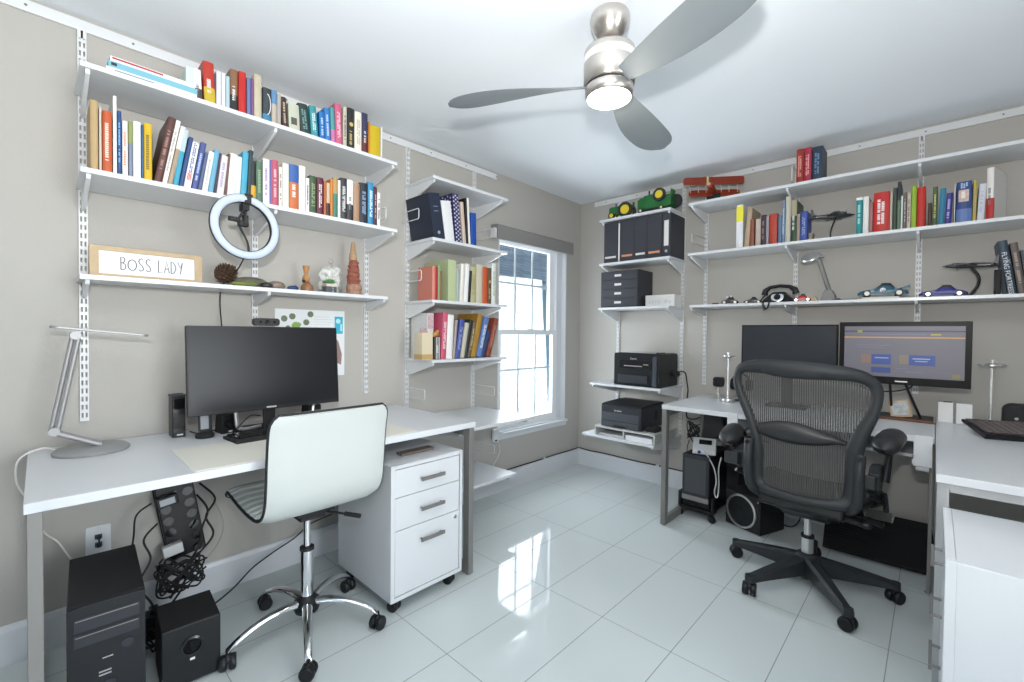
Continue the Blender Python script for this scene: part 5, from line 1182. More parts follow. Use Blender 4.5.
MB().prism(pl,'z',0,.018,Mf).build('platform',mat('footrest_black',(.006,.006,.007),.85),fr,bevel=.004)
mb=MB()
for k in range(13): mb.box(-.222,.02+k*.02,.018,.215,.027+k*.02,.0205,Mf)
mb.build('ribs',mat('footrest_black',(.006,.006,.007),.85),fr)
MB().box(-.06,.285,.0,.058,.36,.012,Mf).build('silver_hinge_plate',steel_grey,fr,bevel=.002)
MB().prism([(2.02,0),(2.42,0),(2.40,.14),(2.04,.14)],'y',-.13,-.11).build('base_frame',black_mt,fr)
# ---------------------------------------------------------------- mesh chair
ac=thing('mesh_office_chair','black mesh office chair with armrests seen from behind at the far desk','chair',(2.0,-.90,0))
fr_m=mat('aeron_frame_grey',(.026,.029,.032),.5,spec=.35); mesh_m=mat('mesh_strand',(.055,.053,.052),.6)
def Y(x,z):
    q=(x-2.005)/.29; return -1.158+.050*q*q-.05*max(0,(z-.60))
OUT=[(1.717,1.045),(1.740,1.088),(1.80,1.111),(1.875,1.119),(1.961,1.118),(2.062,1.114),(2.156,1.104),(2.216,1.090),(2.251,1.072),(2.279,1.044),(2.291,1.005),(2.288,.947),(2.275,.887),(2.252,.820),(2.234,.749),(2.228,.690),(2.227,.60),(2.225,.525),(2.215,.496),(2.190,.480),(2.106,.474),(2.007,.473),(1.901,.477),(1.832,.484),(1.801,.507),(1.795,.60),(1.797,.69),(1.800,.752),(1.776,.824),(1.740,.906),(1.714,.985)]
INN=[(1.752,1.02),(1.775,1.052),(1.831,1.056),(1.913,1.043),(1.997,1.037),(2.095,1.041),(2.169,1.041),(2.220,1.032),(2.246,1.003),(2.248,.956),(2.232,.903),(2.200,.839),(2.180,.783),(2.170,.727),(2.167,.637),(2.162,.553),(2.135,.527),(2.04,.514),(1.958,.517),(1.886,.527),(1.860,.555),(1.855,.608),(1.856,.684),(1.850,.745),(1.832,.79),(1.804,.871),(1.768,.953)]
def closed(pts,n):
    P=[Vector((x,0,z)) for x,z in pts]; N=len(P); o=[]
    for i in range(N):
        a,b,c,d=P[i-1],P[i],P[(i+1)%N],P[(i+2)%N]
        for k in range(n):
            t=k/n; o.append(.5*((2*b)+(c-a)*t+(2*a-5*b+4*c-d)*t*t+(3*b-a-3*c+d)*t**3))
    # resample uniformly
    L=[0]
    for i in range(len(o)): L.append(L[-1]+(o[(i+1)%len(o)]-o[i]).length)
    return o,L
def resample(pts,M_):
    o,L=closed(pts,4); tot=L[-1]; out=[]; j=0
    for k in range(M_):
        s=tot*k/M_
        while L[j+1]<s: j+=1
        f=(s-L[j])/(L[j+1]-L[j]); out.append(o[j].lerp(o[(j+1)%len(o)],f))
    return out
NO=120; Oo=resample(OUT,NO)
Ii0,_=closed(INN,5)
Ii=[]
for p in Oo: # nearest inner point in same angular sense
    Ii.append(min(Ii0,key=lambda q:(q-p).length))
rows=[]
for t,dy in ((0,0),(.12,-.014),(.5,-.019),(.88,-.012),(1,0),(.88,.010),(.5,.014),(.12,.010)):
    rows.append([Vector((o.lerp(i,t).x,Y(o.x,o.z)+dy,o.lerp(i,t).z)) for o,i in zip(Oo,Ii)])
rows.append(rows[0]); rows=[r+[r[0]] for r in rows]
MB().grid(rows).build('back_frame',fr_m,ac,smooth=60)
# woven mesh
def zrange(x):
    zs=[]
    n=len(Ii0)
    for i in range(n):
        a,b=Ii0[i],Ii0[(i+1)%n]
        if (a.x-x)*(b.x-x)<=0 and abs(a.x-b.x)>1e-9:
            zs.append(a.z+(b.z-a.z)*(x-a.x)/(b.x-a.x))
    return (min(zs),max(zs)) if len(zs)>1 else None
mb=MB(); x=1.757
while x<2.247:
    r=zrange(x)
    if r:
        z0,z1=r[0]-.006,r[1]+.006; n=10; hw=.0028
        if z0>.70 and x<1.86 or z0>.70 and x>2.16: pass
        for i in range(n):
            za=z0+(z1-z0)*i/n; zb=z0+(z1-z0)*(i+1)/n
            ya,yb=Y(x,za),Y(x,zb)
            mb.quad((x-hw,ya,za),(x+hw,ya,za),(x+hw,yb,zb),(x-hw,yb,zb))
    x+=.0088
z=.515
while z<1.05:
    xs=[]
    n=len(Ii0)
    for i in range(n):
        a,b=Ii0[i],Ii0[(i+1)%n]
        if (a.z-z)*(b.z-z)<=0 and abs(a.z-b.z)>1e-9: xs.append(a.x+(b.x-a.x)*(z-a.z)/(b.z-a.z))
    if len(xs)>1:
        x0,x1=min(xs)-.005,max(xs)+.005
        for i in range(8):
            xa=x0+(x1-x0)*i/8; xb=x0+(x1-x0)*(i+1)/8
            mb.quad((xa,Y(xa,z)+.0004,z-.0007),(xb,Y(xb,z)+.0004,z-.0007),(xb,Y(xb,z)+.0004,z+.0007),(xa,Y(xa,z)+.0004,z+.0007))
    z+=.006
tag(mb.build('woven_mesh',mesh_m,ac),kind=None)
# lumbar pad
lp=MB(); rows=[]
for i in range(25):
    t=i/24; x=1.838+.335*t
    zt=.815+.030*sin(pi*min(1,t/.8))-.012*t-(.02*max(0,t-.85)/.15)
    zb=.765-.022*sin(pi*min(1,t/.9))
    y=Y(x,.78); rows.append([Vector((x,y-.004,zb)),Vector((x,y-.018,zb+(zt-zb)*.2)),Vector((x,y-.022,zb+(zt-zb)*.6)),Vector((x,y-.014,zt-.004)),Vector((x,y-.003,zt)),Vector((x,y-.003,zb))])
lp.grid(rows); lp.add(rows[0][:5],[tuple(range(5))]); lp.add(rows[-1][:5],[tuple(range(5))]); lp.build('lumbar_pad',mat('lumbar_black',(.022,.023,.026),.42),ac,smooth=60,solid=.002)
# seat
se=MB(); rows=[]
for i in range(13):
    t=i/12; y=-1.10+.47*t; hw=.20+.045*sin(pi*min(1,t*1.1)); z=.475-.012*sin(pi*t)+(.0 if t<.8 else -.03*((t-.8)/.2)**2)
    rows.append([Vector((2.0+hw*s,y,z+.018*s*s)) for s in [-1+2*k/12 for k in range(13)]])
se.grid(rows); se.build('seat_mesh',mesh_m,ac,smooth=60,solid=.006)
edge=[r[0] for r in rows]+rows[-1][1:-1]+[r[-1] for r in rows[::-1]]+rows[0][1:-1][::-1]
MB().tube(edge,.016,n=8,closed=True).build('seat_frame',fr_m,ac,smooth=1)
MB().prism([(-1.02,.38),(-.96,.345),(-.80,.345),(-.72,.40),(-.72,.45),(-1.10,.46),(-1.14,.43)],'x',1.90,2.10).prism([(-1.16,.44),(-1.05,.40),(-.98,.43),(-1.0,.47),(-1.15,.485)],'x',1.84,2.17).build('tilt_mechanism',black_pl,ac,bevel=.012)
MB().cyl((1.88,-1.0,.40),(2.14,-1.0,.40),.022,n=16).tube([(2.14,-.93,.41),(2.21,-.95,.415),(2.25,-.97,.41)],.008).tube([(2.235,-.96,.41),(2.29,-.98,.405)],.014).tube([(1.9,-.93,.41),(1.82,-.95,.415)],.008).ball((1.81,-.95,.415),.016).tube([(2.12,-1.10,.44),(2.23,-1.15,.445)],.012).ball((2.245,-1.155,.445),.022,.012,.014).build('control_levers',black_pl,ac,smooth=1)
# armrests
for s,px_,py,pz in ((-1,1.668,-.99,.720),(1,2.305,-.98,.790)):
    Ma=Matrix.Translation((px_,py,pz))@Matrix.Rotation(s*-.12,4,'Z')
    pad=MB(); rows=[]
    for i in range(15):
        t=i/14; y=-.125+.25*t; e=math.sqrt(max(.0,1-(2*t-1)**4)); hw=.052*e*(1.0-.12*t)+.002; hh=.036*e+.002
        rows.append([Ma@Vector((hw*cos(a),y,hh*sin(a)-(.030*(1-t)**2))) for a in [2*pi*k/16 for k in range(17)]])
    pad.grid(rows)
    pad.build('arm_pad',mat('arm_pad_black',(.02,.021,.024),.38),ac,smooth=80)
    bx=2.0+s*.262; 
    MB().tube([(px_,py,pz-.01),(px_-s*.002,py+.01,pz-.08),(bx+s*.03,-.99,.60)],.0,rs=[.016,.014,.018],n=12).build('arm_post',black_pl,ac,smooth=1)
    MB().prism([(-1.10,.585),(-1.11,.655),(-1.05,.675),(-.95,.665),(-.93,.61),(-.98,.56),(-1.06,.555)],'x',bx-.018,bx+.022).prism([(-1.17,.60),(-1.10,.58),(-1.10,.64),(-1.17,.66)],'x',bx-.05,bx+.012).build('arm_bracket',fr_m,ac,bevel=.006)
    MB().cyl((bx+.0,-1.105,.632),(bx,-1.118,.630),.011,n=16).cyl((bx+.0,-1.105,.606),(bx,-1.118,.604),.011,n=16).build('bracket_knob',black_gl,ac,smooth=40)
    MB().tube(spline([(bx+.01,-1.02,.56),(bx+.02,-.98,.52),(bx+.005,-.92,.49),(bx-.03,-.86,.47)],6),.016,n=10).tube(spline([(bx-.02,-1.08,.55),(bx+.015,-1.04,.525),(bx+.02,-.98,.50),(bx-.02,-.9,.455)],6),.009,n=8).tube(spline([(bx+.03,-1.0,.55),(bx+.038,-1.04,.52),(bx+.042,-1.07,.497)],5),.010,n=8).build('arm_yoke',black_pl,ac,smooth=1)
# side uprights of the back
for s in(-1,1):
    x=2.012+s*.19
    MB().tube(spline([(x+s*.022,-1.165,.735),(x+s*.02,-1.185,.66),(x+s*.018,-1.18,.56),(x+s*.005,-1.16,.505),(x-s*.03,-1.10,.465)],6),.020,n=12).build('back_upright',fr_m,ac,smooth=1)
    MB().cyl((x+s*.022,-1.19,.725),(x+s*.022,-1.203,.725),.009,n=14).build('pivot_cap',black_pl,ac)
MB().cyl((2.0,-.90,.245),(2.0,-.90,.36),.0165,n=24).cyl((2.0,-.90,.12),(2.0,-.90,.24),.026,n=24).build('gas_lift',silver,ac,smooth=1)
MB().cyl((2.0,-.90,.236),(2.0,-.90,.250),.0285,n=24).build('lift_collar',black_pl,ac,smooth=1)
MB().lathe([(.030,.035),(.040,.045),(.044,.075),(.056,.10),(.058,.13),(.045,.155),(.030,.163)],(2.0,-.90,0),n=28).build('hub',fr_m,ac,smooth=50)
for k,a in enumerate((171,239,304.5,19,95)):
    a=radians(a); D=Vector((cos(a),sin(a),0)); S=Vector((-sin(a),cos(a),0)); rows=[]
    for i in range(12):
        t=i/11; r=.03+.325*t; w=.032-.012*t; zt=.150-.048*t-.01*t*t; h=.058*(1-t)+.028
        c=Vector((2.0,-.90,0))+D*r
        rows.append([c+S*(-w)+Vector((0,0,zt-h)),c+S*(-w)+Vector((0,0,zt-.010)),c+S*(-w*.6)+Vector((0,0,zt)),c+S*(w*.6)+Vector((0,0,zt)),c+S*w+Vector((0,0,zt-.010)),c+S*w+Vector((0,0,zt-h)),c+S*(-w)+Vector((0,0,zt-h))])
    mb=MB().grid(rows); mb.add(rows[-1][:6],[tuple(range(6))]); mb.add(rows[0][:6],[tuple(range(6))])
    c=Vector((2.0,-.90,0))+D*.346; mb.cyl(c+Vector((0,0,.060)),c+Vector((0,0,.094)),.020,n=18)
    mb.build('base_arm',fr_m,ac,smooth=35)
    castor(ac,2.0+D.x*.346,-.90+D.y*.346,.030,ang=a+.7,top=.062)
# ---------------------------------------------------------------- things on the far shelves
ZT=2.1722
def tractor(lab,x,y,z,s,flip,c):
    # side view, front towards -x
    r=thing('toy_tractor',lab,'toy tractor',(x,y,z)); f=1
    M=Matrix.Translation((x,y,z))@Matrix.Scale(s,4)@Matrix.Rotation(flip,4,'Z')
    gm_=mat('tractor_green',(.01,.13,.025),.3); ym=mat('tractor_yellow',(.75,.58,.02),.4)
    MB().prism([(-.50,.20),(-.50,.44),(-.46,.50),(.02,.52),(.02,.40),(.42,.40),(.42,.22),(.10,.16)],'y',-.11,.11,M).box(-.52,-.09,.22,-.49,.09,.46,M).build('body',gm_,r,bevel=.004)
    MB().cyl(M@Vector((-.25,0,.50)),M@Vector((-.25,0,.64)),.025*s,n=10).build('exhaust',black_pl,r)
    MB().prism([(.30,.40),(.50,.40),(.52,.60),(.48,.60),(.46,.46),(.30,.46)],'y',-.08,.08,M).build('seat',gm_,r,bevel=.003)
    MB().tube([M@Vector(p) for p in ((.05,0,.5),(.17,0,.62))],.012*s,n=6).tube([M@Vector((.17+.02*sin(a),.09*cos(a),.62+.09*sin(a)*.6)) for a in [2*pi*k/14 for k in range(14)]],.012*s,n=6,closed=True).build('steering_wheel',black_pl,r)
    def wheel(x_,y_,rr,w):
        A=M@Matrix.Translation((x_,y_,rr))@Matrix.Rotation(pi/2,4,'X')
        wh=MB().add(*lathe_raw([(rr*.62,-w),(rr*.92,-w),(rr,-w*.6),(rr,w*.6),(rr*.92,w),(rr*.62,w),(rr*.62,-w)],26,A)).build('tyre',rubber,r,smooth=50)
        MB().add(*lathe_raw([(.001,-w*.7),(rr*.25,-w*.9),(rr*.5,-w*.5),(rr*.62,-w*.8),(rr*.64,0),(rr*.62,w*.8),(rr*.5,w*.5),(rr*.25,w*.9),(.001,w*.7)],22,A)).build('rim',ym,wh,smooth=50)
    for s_ in(-1,1): wheel(.22,s_*.22,.30,.055); wheel(-.38,s_*.16,.14,.035)
    MB().cyl(M@Vector((.22,-.22,.30)),M@Vector((.22,.22,.30)),.03*s,n=8).cyl(M@Vector((-.38,-.16,.14)),M@Vector((-.38,.16,.14)),.02*s,n=8).build('axles',black_pl,r)
tractor('smaller green toy tractor with yellow wheels on the printer column top shelf',.555,-.22,ZT,.20,.15,0)
def tractor2(x,y,z):
    r=thing('toy_tractor','larger green crawler tractor toy with yellow wheel beside the small tractor','toy tractor',(x,y,z)); M=Matrix.Translation((x,y,z))@Matrix.Rotation(.05,4,'Z')
    gm_=mat('tractor_green',(.01,.13,.025),.3); ym=mat('tractor_yellow',(.75,.58,.02),.4)
    MB().prism([(-.135,.03),(-.135,.10),(-.11,.115),(-.01,.12),(.03,.10),(.13,.10),(.13,.03),(.10,.02)],'y',-.05,.05,M).prism([(-.10,.115),(-.09,.135),(-.01,.14),(-.01,.118)],'y',-.03,.03,M).prism([(.07,.10),(.13,.10),(.135,.15),(.12,.15),(.115,.115),(.07,.115)],'y',-.03,.03,M).build('body',gm_,r,bevel=.003)
    A=M@Matrix.Translation((.045,-.062,.115))@Matrix.Rotation(pi/2,4,'X')
    t=MB().add(*lathe_raw([(.030,-.010),(.046,-.010),(.049,-.005),(.049,.005),(.046,.010),(.030,.010),(.030,-.010)],28,A)).build('tyre',rubber,r,smooth=50)
    MB().add(*lathe_raw([(.001,.008),(.012,.010),(.022,.005),(.031,.008),(.031,-.006),(.001,-.006)],24,A)).build('rim',ym,t,smooth=50)
    A=M@Matrix.Translation((.13,.045,.075))@Matrix.Rotation(pi/2,4,'X')
    MB().add(*lathe_raw([(.001,-.01),(.05,-.01),(.053,0),(.05,.01),(.001,.01)],28,A)).build('far_tyre',rubber,r,smooth=50)
    for xx in(-.105,.06):
        A=M@Matrix.Translation((xx,-.052,.018))@Matrix.Rotation(pi/2,4,'X')
        t=MB().add(*lathe_raw([(.001,-.006),(.017,-.006),(.018,0),(.017,.006),(.001,.006)],20,A)).build('small_wheel',rubber,r,smooth=50)
        MB().add(*lathe_raw([(.001,.0075),(.009,.0075),(.009,.005)],16,A)).build('hub_cap',col((.75,.68,.40),.4),t)
    for s_ in (-.04,.04):
        MB().prism([(-.12,.0),(-.13,.012),(-.11,.03),(.08,.03),(.10,.012),(.09,.0)],'y',s_-.008,s_+.008,M).build('track',black_mt,r,bevel=.002)
    MB().cyl(M@Vector((-.06,0,.135)),M@Vector((-.06,0,.175)),.006,n=10).build('exhaust',dk_grey,r)
    MB().cyl(M@Vector((.045,-.05,.115)),M@Vector((.045,.05,.115)),.006,n=8).build('axle',black_pl,r)
tractor2(.855,-.22,ZT)
bi=thing('model_biplane','red model biplane with two stacked wings facing out from the top far shelf','model airplane',(1.265,-.19,2.1692))
rd=mat('biplane_red',(.26,.035,.012),.35)
def wing(z,x0,x1,y0,y1,nm):
    MB().prism(rrect(x0,y0,x1,y1,.028,6),'z',z,z+.010).build(nm,rd,bi,bevel=.003)
Mw=None
mbw=MB(); M=Matrix.Translation((1.268,-.20,2.318))@Matrix.Rotation(.40,4,'Z')@Matrix.Rotation(.07,4,'Y')@Matrix.Rotation(radians(58),4,'X')
MB().prism(rrect(-.200,-.024,.200,.050,.022,6),'z',-.005,.005,M).build('upper_wing',rd,bi,bevel=.002)
M2=Matrix.Translation((1.268,-.185,2.238))@Matrix.Rotation(.40,4,'Z')@Matrix.Rotation(.07,4,'Y')@Matrix.Rotation(radians(58),4,'X')
MB().prism(rrect(-.168,-.022,.168,.036,.020,6),'z',-.005,.005,M2).build('lower_wing',rd,bi,bevel=.002)
mb=MB()
for x in(-.155,-.10,-.05,.05,.10,.155): mb.tube([M@Vector((x,-.01,-.004)),M2@Vector((x,.01,.004))],.0028,n=6)
mb.build('wing_struts',col((.55,.50,.45),.5),bi)
MB().lathe([(.002,-.10),(.012,-.09),(.020,.0),(.024,.06),(.020,.075),(.010,.082)],(1.268,-.20,2.262),n=16,M=Matrix.Rotation(radians(75),3,'X')).build('fuselage',rd,bi,smooth=50)
MB().lathe([(.004,.08),(.012,.084),(.010,.094),(.001,.098)],(1.268,-.20,2.262),n=14,M=Matrix.Rotation(radians(75),3,'X')).box(1.262,-.305,2.27,1.274,-.298,2.335).build('propeller',col((.55,.45,.25),.4),bi)
MB().box(1.225,-.22,2.1694,1.245,-.16,2.190).box(1.295,-.22,2.1694,1.315,-.16,2.190).box(1.225,-.20,2.185,1.315,-.18,2.235).build('landing_gear',black_pl,bi,bevel=.002)
# jets on the middle shelf and bottom shelf
def plane(lab,org,L,rot,tilt,m,baseoff,sh,style):
    r=thing('model_airplane',lab,'model airplane',org); o=Vector(org)
    M=Matrix.Translation(o+Vector((0,0,sh)))@Matrix.Rotation(rot,4,'Z')@Matrix.Rotation(tilt,4,'Y')
    MB().lathe([(.001,-L/2),(.012*L/.25,-L*.40),(.016*L/.25,-L*.1),(.016*L/.25,L*.2),(.010*L/.25,L*.42),(.001,L/2)],(0,0,0),n=16,M=None).v
    fu=MB(); fu.add(*lathe_raw([(.001,-L/2),(.010,-L*.38),(.014,-L*.1),(.015,L*.15),(.009,L*.38),(.001,L/2)],16,M@Matrix.Rotation(pi/2,4,'Y'))); fu.build('fuselage',m,r,smooth=50)
    sp_=L*.5
    MB().prism([(-.03,0),(.03,0),(.015,sp_),(-.012,sp_)],'z',-.003,.003,M).prism([(-.03,0),(.03,0),(.015,-sp_),(-.012,-sp_)],'z',-.003,.003,M).prism([(-L*.44,0),(-L*.36,0),(-L*.37,.06),(-L*.42,.06)],'z',-.002,.002,M).prism([(-L*.44,0),(-L*.36,0),(-L*.37,-.06),(-L*.42,-.06)],'z',-.002,.002,M).prism([(-L*.46,0),(-L*.36,0),(-L*.42,.05),(-L*.46,.05)],'y',-.002,.002,M).build('wings_and_tail',m,r,bevel=.001)
    for yy in (-sp_*.55,-sp_*.3,sp_*.3,sp_*.55):
        A=M@Matrix.Translation((.025,yy,0))@Matrix.Rotation(pi/2,4,'Y'); mb=MB().add(*lathe_raw([(.002,-.02),(.009,-.015),(.010,.02),(.004,.030),(.002,.036)],12,A))
        for q in range(3): mb.box(-.0018,0,.031,.0018,.020,.0325,A@Matrix.Rotation(q*2*pi/3+.3,4,'Z'))
        mb.build('engine',m,r)
    if style: MB().tube(spline([tuple(o+Vector((0,0,.006))),tuple(o+Vector((.028,0,sh*.35))),tuple(o+Vector((.03,0,sh*.65))),tuple(o+Vector((.0,0,sh-.005)))],7),.007,n=8).lathe([(.042,0),(.040,.004),(.012,.010),(.006,.016)],o,n=24).build('curved_stand',black_gl,r,smooth=50)
    else: MB().tube(spline([tuple(o+Vector((0,0,.004))),tuple(o+Vector((-.004,0,sh*.4))),tuple(o+Vector((.022,0,sh-.004)))],6),.004,n=8).lathe([(.030,0),(.029,.003),(.004,.005)],o,n=20).build('stand',black_gl,r,smooth=50)
dm=mat('dark_pewter',(.10,.10,.105),.3,metal=.6)
plane('dark model airplane on a thin stand on the middle far shelf',(1.965,-.17,1.8122),.235,.35,.0,dm,0,.150,0)
plane('pewter bomber model on a curved black stand on the lowest far shelf',(2.565,-.15,1.4422),.22,2.95,-.06,dm,0,.165,1)
tag(MB().box(1.835,-.20,1.8123,1.875,-.12,1.829).box(1.84,-.19,1.829,1.87,-.13,1.858).box(1.836,-.20,1.858,1.872,-.13,1.872).build('small_figures',mat('tan_figures',(.35,.30,.22),.6,noise=.5,bscale=100),bevel=.001),'small stacked tan figures beside the dark airplane stand','figure')
# phone
tp=thing('rotary_telephone','black old fashioned telephone with its handset on the lowest far shelf','telephone',(1.70,-.17,1.4422))
MB().prism([(1.605,1.4424),(1.790,1.4424),(1.787,1.462),(1.755,1.488),(1.735,1.512),(1.665,1.512),(1.64,1.488),(1.608,1.462)],'y',-.235,-.09).build('body',black_gl,tp,bevel=.008)
MB().add(*lathe_raw([(.020,0),(.036,0),(.036,.004),(.032,.006),(.020,.006),(.020,0)],28,Matrix.Translation((1.695,-.236,1.476))@Matrix.Rotation(radians(70),4,'X'))).build('dial',mat('chrome',(.8,.8,.82),.08,metal=1.),tp,smooth=40)
MB().tube([(1.612,-.20,1.495),(1.618,-.20,1.525),(1.645,-.20,1.545),(1.70,-.20,1.552),(1.755,-.20,1.545),(1.785,-.20,1.525),(1.792,-.20,1.498)],.013,n=12,rs=[.020,.018,.012,.011,.012,.018,.021]).build('handset',black_gl,tp,smooth=1)
cd=MB(); pts=[]
for k in range(120):
    t=k/119; a=t*2*pi*16; x=1.615+.045*t; 
    cz_=1.447-.048*sin(pi*t); pts.append((1.645-.018*cos(pi*t)+.0055*cos(a),-.298+.005*sin(a),cz_+.0055*cos(a)))
cd.tube(pts,.0022,n=5); cd.tube(spline([(1.615,-.20,1.495),(1.60,-.24,1.46),(1.612,-.29,1.452)],5),.004); cd.tube(spline([(1.669,-.298,1.452),(1.68,-.26,1.450),(1.70,-.236,1.45)],5),.004)
cd.build('coiled_cord',black_mt,tp,smooth=1)
def car(nm,lab,x,y,z,L,h,c,rot,glassc=(.03,.035,.04),round_=1.,extra=None):
    r=thing(nm,lab,'model car',(x,y,z)); M=Matrix.Translation((x,y,z))@Matrix.Rotation(rot,4,'Z'); W=L*.40
    pm=mat('car_%s_%s_%s'%c,c,.18,coat=.6)
    # body cross profile along length
    rows=[]
    for i in range(25):
        t=i/24; xx=-L/2+L*t
        cab=math.exp(-((t-.56)/.17)**2); zt=h*(.40+.14*sin(pi*t)+.42*cab*round_); zb=h*.14
        e=math.sqrt(max(0,1-(2*t-1)**6)); hw=W/2*(.80+.20*e)*e**.3 if 0<t<1 else W/2*.35; zt=max(zb+h*.12,zt*(e**.35 if e>0 else .6))
        prof=[(-hw,zb),(-hw,zb+(zt-zb)*.35),(-hw*.93,zb+min(zt-zb,h*.38)),(-hw*(.80-.1*cab),zb+(zt-zb)*.80),(-hw*.5,zt),(0,zt+h*.01),(hw*.5,zt),(hw*(.80-.1*cab),zb+(zt-zb)*.80),(hw*.93,zb+min(zt-zb,h*.38)),(hw,zb+(zt-zb)*.35),(hw,zb),(-hw,zb)]
        rows.append([M@Vector((xx,a,b)) for a,b in prof])
    mb=MB().grid(rows); mb.add(rows[0][:-1],[tuple(range(11))]); mb.add(rows[-1][:-1],[tuple(range(11))])
    mb.build('body',pm,r,smooth=50)
    gw=W*.36
    MB().prism([(-L*.10,h*.62),(-L*.02,h*.93),(L*.14,h*.93),(L*.23,h*.64)],'y',-gw-.001,gw+.001,M).build('windows',mat('car_glass',(.02,.025,.03),.05),r,bevel=.001)
    for sx in(-.31,.31):
        for sy in(-1,1):
            A=M@Matrix.Translation((sx*L,sy*W*.46,h*.24))@Matrix.Rotation(pi/2,4,'X')
            w_=MB().add(*lathe_raw([(.001,-L*.018),(h*.22,-L*.018),(h*.24,0),(h*.22,L*.018),(.001,L*.018)],18,A)).build('tyre',rubber,r,smooth=50)
            MB().add(*lathe_raw([(.001,-L*.022),(h*.15,-L*.022),(h*.15,L*.022),(.001,L*.022)],14,A)).build('wheel_disc',extra or silver,w_,smooth=40)
    return r,M,W
car('model_car','black and white model car at left on the lowest far shelf',1.397,-.20,1.4424,.110,.062,(.02,.02,.022),.15)
car('model_car','black model car with pale windscreen beside the telephone',1.543,-.20,1.4424,.115,.048,(.03,.035,.04),.1)
for xx,zz,sd in((1.385,1.494,'left'),(1.41,1.497,'right')): tag(MB().ball((xx,-.222,zz),.009,.006,.006).build('white_car_mark',col((.75,.75,.75),.4),smooth=1),sd+' one of two tiny white marks on the black and white model car','ornament','white marks on the black car')  # the car's own white marks, built as separate small balls
car('model_car','small bright red model car in front of the telephone',1.832,-.245,1.4424,.098,.050,(.50,.012,.01),.2)
tag(MB().prism(rrect(1.285,-.235,1.325,-.205,.012),'z',1.4424,1.456).build('red_pebble',mat('dull_red',(.28,.04,.03),.4),bevel=.004),'tiny dull red object at left end of the lowest far shelf','ornament')
tag(MB().box(1.84,-.20,1.4424,1.915,-.12,1.449).prism([(1.845,1.449),(1.905,1.449),(1.89,1.478),(1.85,1.468)],'y',-.185,-.14).build('wooden_block',mat('pale_tan_wood',(.50,.36,.22),.5),bevel=.002),'pale tan wooden block between the red car and metal lamp','block')
r,M,W=car('model_racing_car','teal blue racing car model with white wheels on the lowest far shelf',2.215,-.20,1.4555,.225,.082,(.02,.10,.15),.10,extra=col((.72,.74,.66),.4))
MB().cyl(M@Vector((.0,-W*.47,.036)),M@Vector((.0,-W*.5,.036)),.013,n=18).build('number_disc',col((.75,.78,.8),.4),r)
text_part('13','race_number',col((.02,.02,.03),.4),r,M@frame_to((.0,-W*.502,.036),(1,0,0),(0,0,1)),.018,depth=.0008)
MB().prism([(.070,.045),(.116,.062),(.116,.045),(.085,.040)],'y',-W*.4,W*.4,M).build('spoiler',mat('car_0.02_0.1_0.15',(.02,.10,.15),.2),r)
tag(MB().box(2.125,-.245,1.4424,2.29,-.155,1.4545).build('display_plinth',col((.62,.60,.52),.5),bevel=.001),'white display plinth under the teal racing car','plinth')
tag(MB().box(1.985,-.255,1.4424,2.105,-.14,1.4485).box(2.0,-.24,1.4485,2.02,-.15,1.455).build('dark_case',black_mt,bevel=.001),'flat dark case between metal lamp and teal car','case')
r,M,W=car('model_car','purple blue sports car model under the bomber model',2.463,-.22,1.4424,.190,.066,(.035,.03,.22),.06)
for k in(0,1): MB().box(.025+k*.014,-W*.3,.0385-k*.001,.032+k*.014,W*.3,.0395,M).build('white_stripe',col((.75,.75,.8),.4),r)
tag(MB().prism(rrect(2.645,-.24,2.672,-.215,.008),'z',1.4424,1.568).box(2.6515,-.2412,1.46,2.655,-.2402,1.55).build('black_tube',black_gl,bevel=.002),'slim black upright case in front of the leaning navy book','case')
ml=thing('clip_lamp','grey metal lamp with tilted round head on the lowest far shelf','lamp',(1.955,-.15,1.4422))
gl=mat('matte_grey_metal',(.22,.22,.215),.55,metal=.2)
MB().prism([(1.918,1.4424),(1.995,1.4424),(1.992,1.475),(1.975,1.512),(1.945,1.512),(1.925,1.475)],'y',-.20,-.12).build('base',gl,ml,bevel=.004)
MB().tube([(1.960,-.16,1.505),(1.905,-.19,1.715)],.0125,n=10).build('arm',gl,ml,smooth=1)
MB().add(*lathe_raw([(.001,.010),(.050,.008),(.054,.0),(.050,-.006),(.001,-.004)],32,Matrix.Translation((1.868,-.215,1.718))@Matrix.Rotation(-.25,4,'Y')@Matrix.Rotation(.65,4,'X'))).build('head',silver,ml,smooth=50)
MB().cyl((1.895,-.20,1.715),(1.930,-.18,1.722),.013,n=16).build('joint',chrome,ml,smooth=40)
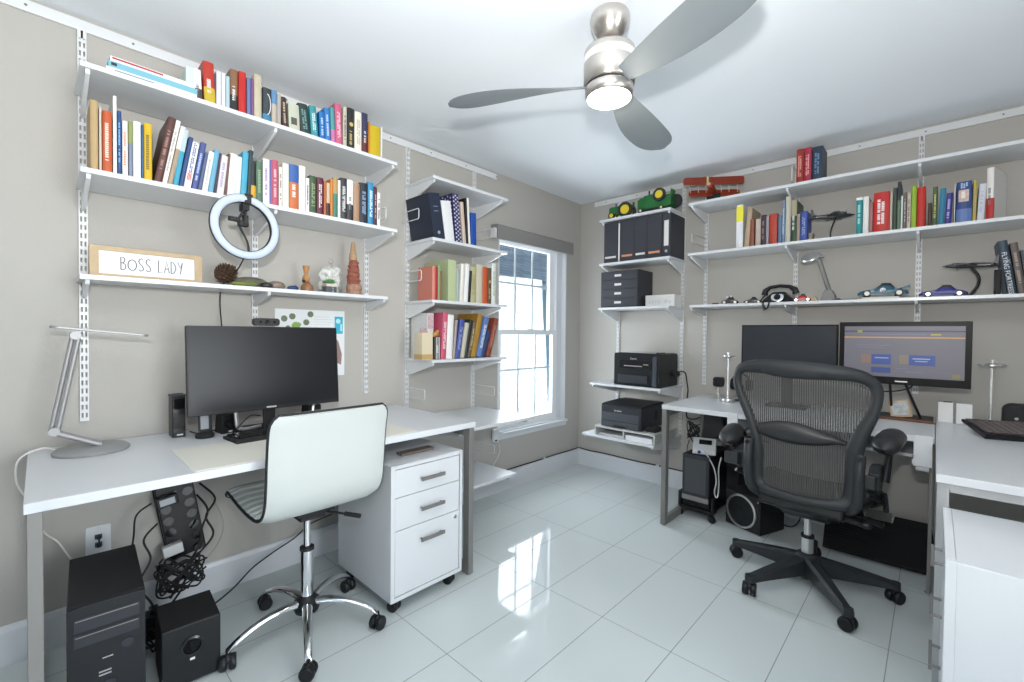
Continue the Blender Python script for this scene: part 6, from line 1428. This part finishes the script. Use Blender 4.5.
# ---------------------------------------------------------------- camera, lights, world
def light(name,kind,loc,energy,color=(1,1,1),size=.1,target=None,size_y=None,shape=None,spread=None):
    l=bpy.data.lights.new(name,kind); l.energy=energy; l.color=color
    o=bpy.data.objects.new(name,l); C.objects.link(o); o.location=loc
    if kind=='AREA':
        l.size=size
        if size_y: l.shape='RECTANGLE'; l.size_y=size_y
        if spread: l.spread=spread
    elif kind in('POINT','SPOT'): l.shadow_soft_size=size
    if target is not None: o.rotation_euler=(Vector(target)-Vector(loc)).to_track_quat('-Z','Y').to_euler()
    return o
cam=bpy.data.cameras.new('camera'); co=bpy.data.objects.new('camera',cam); C.objects.link(co)
f,yaw,pitch,roll,cx_,cy_,cz_=447.16777,0.75759,-0.01826,0.01013,2.4382,-3.50361,1.22989
cam.sensor_width=36; cam.lens=f*36/1024; cam.clip_start=.02
Fw=Vector((-sin(yaw)*cos(pitch),cos(yaw)*cos(pitch),sin(pitch))); R0_=Vector((cos(yaw),sin(yaw),0)); U0=R0_.cross(Fw)
Rv=R0_*cos(roll)+U0*sin(roll); Uv=U0*cos(roll)-R0_*sin(roll)
Mc=Matrix((Rv,Uv,-Fw)).transposed().to_4x4(); Mc.translation=(cx_,cy_,cz_); co.matrix_world=Mc
bpy.context.scene.camera=co
light('camera_flash','AREA',(2.44,-3.53,1.50),FLASH,(1,.985,.965),.07,target=(1.42,-1.7,3.9))
light('fan_lamp','POINT',(FX,FY,2.05),FAN,(1,.90,.76),.08)
light('near_fill','AREA',(2.1,YN-.12,1.1),NEAR_FILL,(.93,.97,1.0),1.0,target=(2.1,-2,1.3),size_y=2.0)  # added soft fill from behind the camera, no known source
light('side_fill','AREA',(XR+.12,-2.15,1.15),SIDE,(.95,.98,1.0),2.1,target=(0,-2.3,1.35),size_y=2.1)  # added fill from the unseen right side, brightens surfaces facing it
if WIN: light('window_daylight','AREA',(-.35,-.70,1.0),WIN,(.86,.94,1.0),.8,target=(2,-1.4,1.6),size_y=1.5)
if CEIL: light('ceiling_light_near','AREA',(2.9,-4.0,2.40),CEIL,(1,.97,.92),.5,target=(2.9,-4.0,0))
w=bpy.data.worlds.new('world'); bpy.context.scene.world=w; w.use_nodes=True
nt=w.node_tree; bgn=nt.nodes['Background']
sky=nt.nodes.new('ShaderNodeTexSky'); sky.sky_type='HOSEK_WILKIE' if False else 'NISHITA'; sky.sun_elevation=radians(50); sky.sun_rotation=radians(200); sky.sun_disc=False; sky.air_density=1.0
nt.links.new(sky.outputs[0],bgn.inputs[0]); bgn.inputs[1].default_value=SKY
sc=bpy.context.scene
sc.view_settings.view_transform='Standard'; sc.view_settings.look='None'; sc.view_settings.gamma=1; sc.view_settings.use_curve_mapping=False
sc.view_settings.exposure=EXPO
